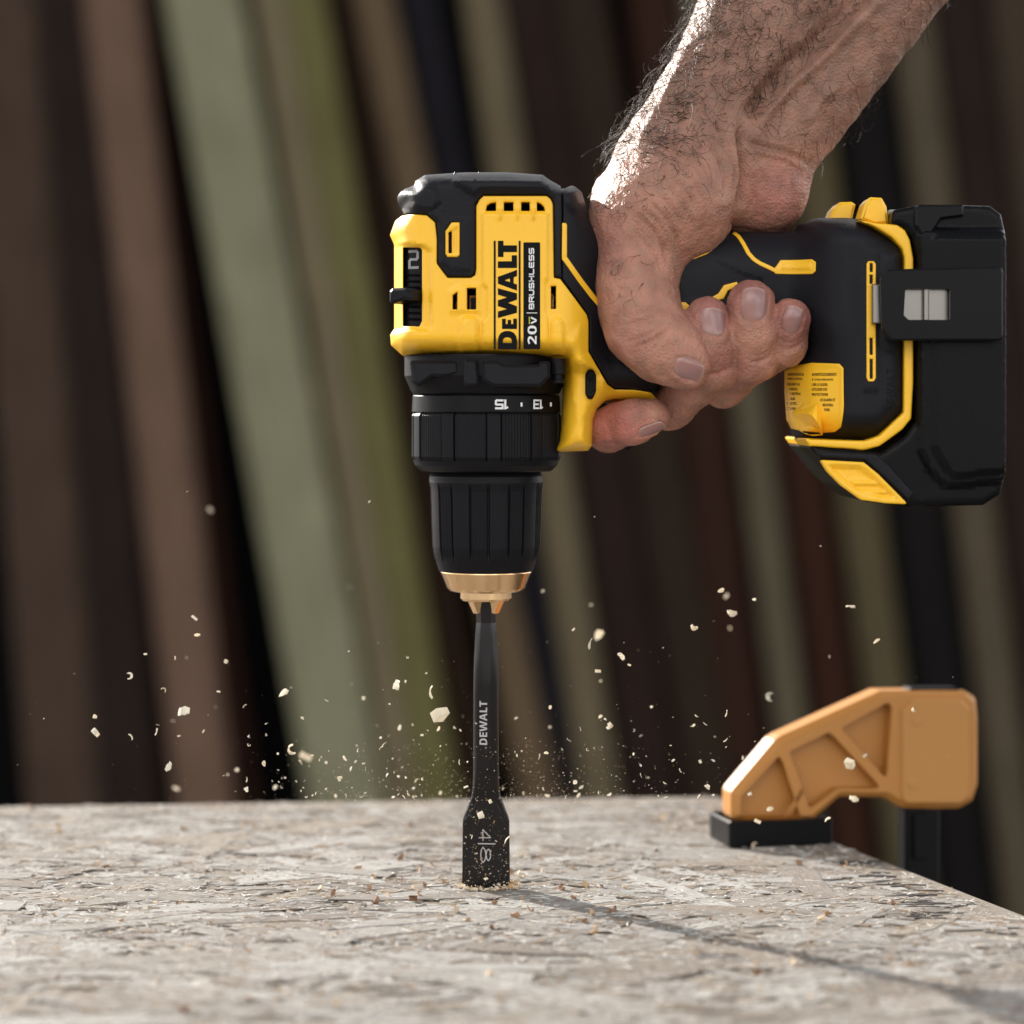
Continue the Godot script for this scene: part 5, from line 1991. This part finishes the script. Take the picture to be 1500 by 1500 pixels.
func grow_hair(skin: MB, pix: PackedVector2Array, person: Node3D) -> void:
	var mb := MB.new()
	var r := RandomNumberGenerator.new()
	r.seed = 99
	var count := skin.v.size()
	var tries := 0
	var grown := 0
	while tries < 60000 and grown < 1800:
		tries += 1
		var i := r.randi() % count
		var px := pix[i]
		var n := skin.n[i]
		if px.y < -60.0 or px.x > 1500.0:
			continue
		# where hair grows: the outer side of the forearm, thinning over the wrist, a little on the thumb
		var along := (px - Vector2(912, 202)).dot(Vector2(0.52, -0.854))
		var across := (px - Vector2(912, 202)).dot(Vector2(0.854, 0.52))
		var want := 0.0
		if along > -90.0:
			want = smoothstep(150.0, 40.0, across) * smoothstep(-90.0, 20.0, along)
			want = maxf(want, smoothstep(230.0, 120.0, across) * smoothstep(80.0, 180.0, along) * 0.7)
			if across > 215.0:
				want = maxf(want, 0.12 * smoothstep(60.0, 120.0, along))
			if n.z < -0.2:
				want *= 0.5
		elif px.x > 880.0 and px.x < 945.0 and px.y > 360.0 and px.y < 450.0 and n.z > 0.2:
			want = 0.14
		elif px.y > 240.0 and px.y < 330.0 and px.x < 960.0 and n.z > 0.0:
			want = 0.22
		if r.randf() > want:
			continue
		grown += 1
		# it lies towards the hand and curls
		var down := Vector3(-0.52, -0.86, 0.0)
		var flat := (down - n * down.dot(n)).normalized()
		var side := n.cross(flat)
		var turn := r.randfn(0.0, 0.65)
		var dir := (flat * cos(turn) + side * sin(turn)) * 0.85 + n * (0.55 + 0.3 * r.randf())
		dir = dir.normalized()
		var length := (0.007 + 0.011 * r.randf()) * (0.55 if px.y > 230.0 else 1.0)
		var segs := 7
		var p := skin.v[i] - n * 0.0002
		var curl := r.randfn(0.0, 0.42)
		var bend := 0.10 + 0.14 * r.randf()
		var w := 0.00006 + 0.000045 * r.randf() + (0.00002 if n.z > 0.4 else 0.0)
		var tone := r.randf()
		mb.col = Color(0.018, 0.011, 0.008).lerp(Color(0.065, 0.040, 0.026), tone * tone)
		var first := mb.v.size()
		for s in segs + 1:
			var t := float(s) / segs
			var e := dir.cross(Vector3(0.1, 0.2, 1.0)).normalized()
			var f := dir.cross(e)
			var ww := w * (1.0 - 0.75 * t)
			for k in 3:
				var a := TAU * k / 3.0
				var o := e * cos(a) + f * sin(a)
				mb.vert(p + o * ww, o)
			p += dir * (length / segs)
			dir = (dir.rotated(n, curl) - n * bend + Vector3(r.randfn(), r.randfn(), r.randfn()) * 0.07).normalized()
		for s in segs:
			for k in 3:
				var q := first + s * 3
				mb.quad(q + k, q + (k + 1) % 3, q + 3 + (k + 1) % 3, q + 3 + k)
	var hm := plain("hair", Color.WHITE, 0.5, 0.0, 0.3)
	hm.vertex_color_use_as_albedo = true
	tag(put("arm_hair", mb.mesh(true), hm, person), "", "", "", "stuff")

# ================================================================ wood chips in the air and on the board
# a bent flake, a curl or a chunk; metres
func flake(r: RandomNumberGenerator, kind: int) -> ArrayMesh:
	var mb := MB.new()
	mb.col = Color(1, 1, 1)
	if kind >= 2:
		var squash := Vector3(1, 1, 1) if kind == 2 else Vector3(1.0, 0.52, 0.16)
		# a chunk with broken faces
		var p := []
		for k in 8:
			p.append(Vector3((1.0 if k & 1 else -1.0) * (0.42 + 0.12 * r.randf()), (1.0 if k & 2 else -1.0) * (0.36 + 0.16 * r.randf()), (1.0 if k & 4 else -1.0) * (0.25 + 0.12 * r.randf())) * squash)
		for f in [[0, 2, 3, 1], [4, 5, 7, 6], [0, 1, 5, 4], [2, 6, 7, 3], [0, 4, 6, 2], [1, 3, 7, 5]]:
			mb.flat3(p[f[0]], p[f[1]], p[f[2]])
			mb.flat3(p[f[0]], p[f[2]], p[f[3]])
		return mb.mesh()
	# a strip that bends; kind 0 little, kind 1 much
	var n := 7
	var bend := (0.10 + 0.12 * r.randf()) if kind == 0 else (0.45 + 0.35 * r.randf())
	var ang := r.randf() * TAU
	var w := (0.22 + 0.16 * r.randf()) if kind == 0 else (0.13 + 0.07 * r.randf())
	var p := Vector3.ZERO
	var rows := []
	var sum := Vector3.ZERO
	for i in n + 1:
		var t := float(i) / n
		var ww := w * (0.45 + 0.55 * sin(PI * clampf(t, 0.06, 0.94))) * (0.8 + 0.4 * r.randf())
		var up := Vector3(-sin(ang), cos(ang), 0.0)
		rows.append([p + Vector3(0, 0, ww) , p + Vector3(0.02, 0, -ww), up])
		sum += p
		p += Vector3(cos(ang), sin(ang), 0.0) / n
		ang += bend
	sum /= n + 1
	var th := 0.035
	for i in n:
		var a: Array = rows[i]
		var b: Array = rows[i + 1]
		var c := [a[0] - sum, b[0] - sum, b[1] - sum, a[1] - sum]
		var ua: Vector3 = a[2] * th
		var ub: Vector3 = b[2] * th
		mb.flat4(c[0] + ua, c[1] + ub, c[2] + ub, c[3] + ua)
		mb.flat4(c[3] - ua, c[2] - ub, c[1] - ub, c[0] - ua)
		mb.flat4(c[0] - ua, c[1] - ub, c[1] + ub, c[0] + ua)
		mb.flat4(c[3] + ua, c[2] + ub, c[2] - ub, c[3] - ua)
	return mb.mesh()

func build_chips() -> void:
	var r := RandomNumberGenerator.new()
	r.seed = 4242
	var variants := []
	for i in 15:
		variants.append(flake(r, 2 if i == 4 else [0, 0, 1, 0, 3][i % 5]))
	var looks := []
	for c in [Color(0.85, 0.80, 0.70), Color(0.80, 0.71, 0.57), Color(0.87, 0.84, 0.77)]:
		var m := plain("chip wood %d" % looks.size(), (c as Color).linear_to_srgb(), 0.8)
		m.backlight_enabled = true
		m.backlight = Color(0.9, 0.87, 0.8)
		m.heightmap_enabled = true
		m.uv1_triplanar = true
		m.uv1_scale = Vector3.ONE * 1.5
		m.heightmap_texture = mats.fine
		m.heightmap_scale = 0.02
		looks.append(m)
	# the ones that show: px, py, length in px, kind (variant index), depth z (m), label
	var left := "small pale wood chip in mid air left of the spade bit"
	var right := "small pale wood chip in mid air right of the spade bit"
	var big := [
		[190, 990, 20, 12, 0.0, "knobbly white wood chip flying at the far left"], [285, 905, 13, 9, 0.0, "upper of two pale chips flying close together at the left"], [289, 930, 11, 0, 0.0, "lower of two pale chips flying close together at the left"],
		[213, 958, 8, 14, 0.0, left], [331, 969, 8, 4, 0.0, left], [139, 1050, 14, 2, 0.0, left], [140, 1073, 26, 7, 0.0, "long white splinter at the left end of the flying chips"], [268, 1042, 25, 3, 0.0, "slim upright pale sliver flying left of the black gap"],
		[240, 1010, 14, 2, 0.0, left], [320, 1013, 8, 9, 0.0, left], [415, 1015, 22, 5, 0.0, "tilted oblong pale chip flying before the black gap"], [581, 1005, 30, 7, 0.0, "large curled pale shaving flying left of the bit's shaft"],
		[631, 1014, 22, 6, 0.0, "upright oblong pale chip just above the tan block of wood"], [644, 1046, 27, 4, 0.012, "tan block-shaped wood chip flying next to the bit, the largest block"], [426, 1098, 27, 2, 0.0, "ragged forked pale chip flying above the board at the left"], [448, 1108, 24, 9, 0.11, "blurred pinkish wood chip behind the forked chip"],
		[505, 1111, 11, 0, 0.0, left], [498, 1140, 16, 2, 0.0, "curved pale shaving flying low, left of the dense chips"], [229, 1072, 13, 1, 0.0, left], [192, 1079, 12, 3, 0.0, left], [247, 1123, 17, 5, 0.0, left], [361, 1156, 16, 2, 0.0, left], [443, 1052, 9, 1, 0.0, left], [478, 1026, 8, 0, 0.0, left],
		[298, 1071, 8, 9, 0.0, left], [262, 1078, 7, 9, 0.0, left], [358, 1034, 9, 3, 0.0, left], [390, 1060, 6, 0, 0.0, left], [347, 1128, 8, 4, -0.06, left], [258, 1155, 12, 9, -0.14, left], [308, 747, 15, 9, -0.20, "round blurred chip high in front of the black gap"], [274, 720, 6, 9, 0.0, left], [513, 860, 9, 9, -0.18, left], [541, 735, 6, 3, 0.0, left],
		[877, 930, 20, 6, 0.10, "blurred upright chip right of the chuck, the upper of a pair"], [864, 943, 19, 5, 0.03, "sharper tilted chip right of the chuck, the lower of a pair"], [910, 961, 15, 3, 0.0, "short tilted chip flying between chuck and clamp"], [876, 983, 12, 14, 0.0, right], [922, 974, 8, 9, 0.0, right], [1016, 919, 20, 2, 0.0, "white hooked chip flying alone above the clamp's nose"],
		[1056, 865, 14, 1, 0.0, "oval chip flying highest of the three near the grey strip"], [1064, 873, 12, 9, -0.12, right], [1072, 898, 17, 6, 0.05, "blurred oblong chip below the oval chip"], [1105, 878, 10, 0, 0.0, right], [1246, 888, 20, 5, 0.0, "slim pale chip flying below the battery"], [1284, 939, 12, 1, 0.0, "small oval chip flying at the far right above the clamp"],
		[1127, 1020, 23, 2, 0.08, "blurred hooked chip flying just above the clamp's sloping nose"], [893, 1063, 22, 7, 0.0, "curved pale shaving flying right of the bit's shaft"], [1064, 1045, 12, 1, 0.0, right], [1015, 1063, 11, 3, 0.0, right], [1245, 1119, 18, 4, 0.06, "ragged white chip in front of the clamp's rib"], [1251, 1170, 15, 5, 0.06, "slim white chip below the clamp's arch"],
		[1267, 1107, 8, 4, 0.06, right], [1098, 1163, 9, 4, 0.06, right], [1128, 1185, 12, 5, 0.06, right], [1110, 1203, 13, 9, 0.05, right], [1212, 1200, 12, 3, 0.0, right], [1338, 1040, 12, 2, 0.04, right], [833, 1084, 9, 0, 0.0, right], [806, 1036, 9, 5, 0.0, right], [840, 922, 8, 9, 0.0, right], [866, 886, 7, 9, -0.1, right], [1202, 800, 5, 9, 0.0, right], [871, 757, 5, 9, 0.0, right], [1215, 962, 6, 9, -0.05, right],
		[1036, 1153, 15, 5, 0.03, right], [1088, 1110, 9, 9, 0.05, right], [704, 1194, 12, 4, 0.02, "white chip drifting in front of the blade's left shoulder"], [718, 1174, 9, 4, 0.02, "small white chip in front of the blade's arch"], [712, 1287, 11, 9, 0.02, "round pale crumb in front of the blade's foot"], [742, 1230, 14, 5, 0.02, "pale splinter across the blade's right edge"], [691, 1226, 8, 1, 0.02, "small oval chip in front of the blade beside the engraving"],
	]
	for k in 175:
		var t := r.randf()
		if t < 0.42:
			big.append([690.0 - 330.0 * pow(r.randf(), 1.1), 1168.0 - 110.0 * pow(r.randf(), 1.5), 3.5 + 8.0 * pow(r.randf(), 1.6), r.randi() % 15, r.randfn(0.0, 0.02), left])
		elif t < 0.82:
			big.append([735.0 + 330.0 * pow(r.randf(), 1.1), 1168.0 - 120.0 * pow(r.randf(), 1.5), 3.5 + 8.0 * pow(r.randf(), 1.6), r.randi() % 15, r.randfn(0.0, 0.02), right])
		elif t < 0.92:
			big.append([700.0 - 500.0 * r.randf(), 930.0 + 220.0 * r.randf(), 3.0 + 5.0 * r.randf(), r.randi() % 15, r.randfn(0.0, 0.05), left])
		else:
			big.append([740.0 + 560.0 * r.randf(), 860.0 + 290.0 * r.randf(), 3.0 + 5.0 * r.randf(), r.randi() % 15, r.randfn(0.0, 0.05), right])
	for b in big:
		if b[5] == left or b[5] == right:
			var what: String = ["pale wood flake", "pale wood flake", "curled pale shaving", "pale wood flake", "pale wood crumb"][b[3] % 5]
			var large := "tiny " if b[2] < 5.5 else ("small " if b[2] < 9.0 else "larger ")
			var high := " just above the board" if b[1] > 1135.0 else (" low over the board" if b[1] > 1075.0 else " high above the board")
			var where: String = ""
			what = what.replace("pale wood", "pale")
			if b[5] == left:
				where = ", at the far left" if b[0] < 330 else (", before the black gap" if b[0] < 440 else (", before the green board" if b[0] < 560 else ", close left of the bit"))
			else:
				where = ", close right of the bit" if b[0] < 830 else (", between bit and clamp" if b[0] < 960 else (", near the clamp's nose" if b[0] < 1130 else ", over the clamp at the right"))
			b.append(large + what + " flying" + high + where)
		else:
			b.append(b[5])
	for b in big:
		var o := put("wood_chip", variants[b[3]], looks[r.randi() % 3])
		var p := P(b[0], b[1], b[4])
		p.y = maxf(p.y, 0.001)
		var size: float = b[2] * (DIST - b[4]) / F * (0.78 if b[2] < 12.0 else 0.9)
		if b[3] == 4 or b[3] == 9 or b[3] == 14:
			size *= 0.85
		o.transform = Transform3D(Basis(Vector3(r.randfn(), r.randfn(), r.randfn()).normalized(), r.randf() * TAU).scaled(Vector3.ONE * size), p)
		tag(o, b[6], "wood chip", "wood chips flying left of the bit" if b[5] == left else ("wood chips flying right of the bit" if b[5] == right else "wood chips flying round the bit"))
	# fine dust
	var mb := MB.new()
	for k in 1500:
		var px := 712.0 + r.randfn(0.0, 150.0)
		var py := 1172.0 - 85.0 * pow(r.randf(), 2.0) + r.randfn(0.0, 6.0)
		if r.randf() < 0.15:
			px = 712.0 + r.randfn(0.0, 300.0)
			py = 1170.0 - 230.0 * r.randf()
		var p := P(px, py, r.randfn(0.0, 0.03))
		if p.y < 0.0006:
			continue
		rng.seed = k
		crumb(mb, p, 0.00006 + 0.00016 * pow(r.randf(), 2.5))
	var dm := plain("dust", Color.WHITE, 0.9)
	dm.vertex_color_use_as_albedo = true
	tag(put("wood_dust", mb.mesh(true), dm), "fine sawdust hanging in the air low over the board", "sawdust", "", "stuff")
	# shavings that have come to rest
	var browns := []
	var tones := ["tan", "brown", "pale", "dark brown"]
	for c in [Color(0.46, 0.31, 0.18), Color(0.34, 0.21, 0.12), Color(0.58, 0.46, 0.32), Color(0.26, 0.15, 0.09)]:
		browns.append(plain("shaving %d" % browns.size(), (c as Color).linear_to_srgb(), 0.85))
	var c0 := G(1050, 1165)
	var e0 := G(1374, 1290)
	for k in 120:
		var px := 30.0 + 1440.0 * r.randf()
		var py := 1185.0 + 300.0 * pow(r.randf(), 1.3)
		if k % 3 == 0:
			px = 712.0 + r.randfn(0.0, 130.0)
			py = 1300.0 + r.randfn(0.0, 36.0)
		if py < 1183.0:
			continue
		var g := G(px, py)
		# keep to the board
		if (e0 - c0).cross(g - c0).y > -0.002:
			continue
		if absf(px - 712.0) < 40.0 and absf(py - 1305.0) < 8.0:
			continue
		var pick := r.randi() % 4
		var o := put("wood_shaving", variants[[2, 7, 12, 1, 3, 0][r.randi() % 6]], browns[pick])
		var size := 0.002 + 0.0035 * pow(r.randf(), 2.0)
		o.transform = Transform3D((Basis(Vector3.UP, r.randf() * TAU) * Basis(Vector3.RIGHT, r.randfn(0.0, 0.7))).scaled(Vector3.ONE * size), g + Vector3(0, 0.0004 + size * 0.16, 0))
		var row := ", near the far edge" if py < 1235 else (", level with the bit" if py < 1330 else (", in the middle ground" if py < 1400 else ", at the blurred front"))
		var place: String = "at the left of the board" if px < 420 else ("left of the bit" if px < 690 else ("right of the bit" if px < 900 else "towards the clamp"))
		tag(o, ("longer " if size > 0.0036 else "short ") + tones[pick] + " wood shaving lying " + place + row, "wood shaving", "shavings lying on the strand board")
	# the crumbs pushed up round the hole
	mb = MB.new()
	for k in 260:
		rng.seed = 9000 + k
		var a := r.randf() * TAU
		var d := 0.0088 + 0.004 * r.randf() * r.randf()
		if r.randf() < 0.35:
			a = r.randfn(0.0, 0.5)
			d = 0.009 + 0.003 * r.randf()
		crumb(mb, Vector3(cos(a) * d, 0.0004 + 0.0020 * r.randf() * r.randf(), sin(a) * d * 0.6 + 0.001), 0.0003 + 0.0008 * r.randf() * r.randf())
	tag(put("sawdust_ring", mb.mesh(true), dm), "ring of orange brown crumbs pushed up round the bit's blade", "sawdust", "", "stuff")
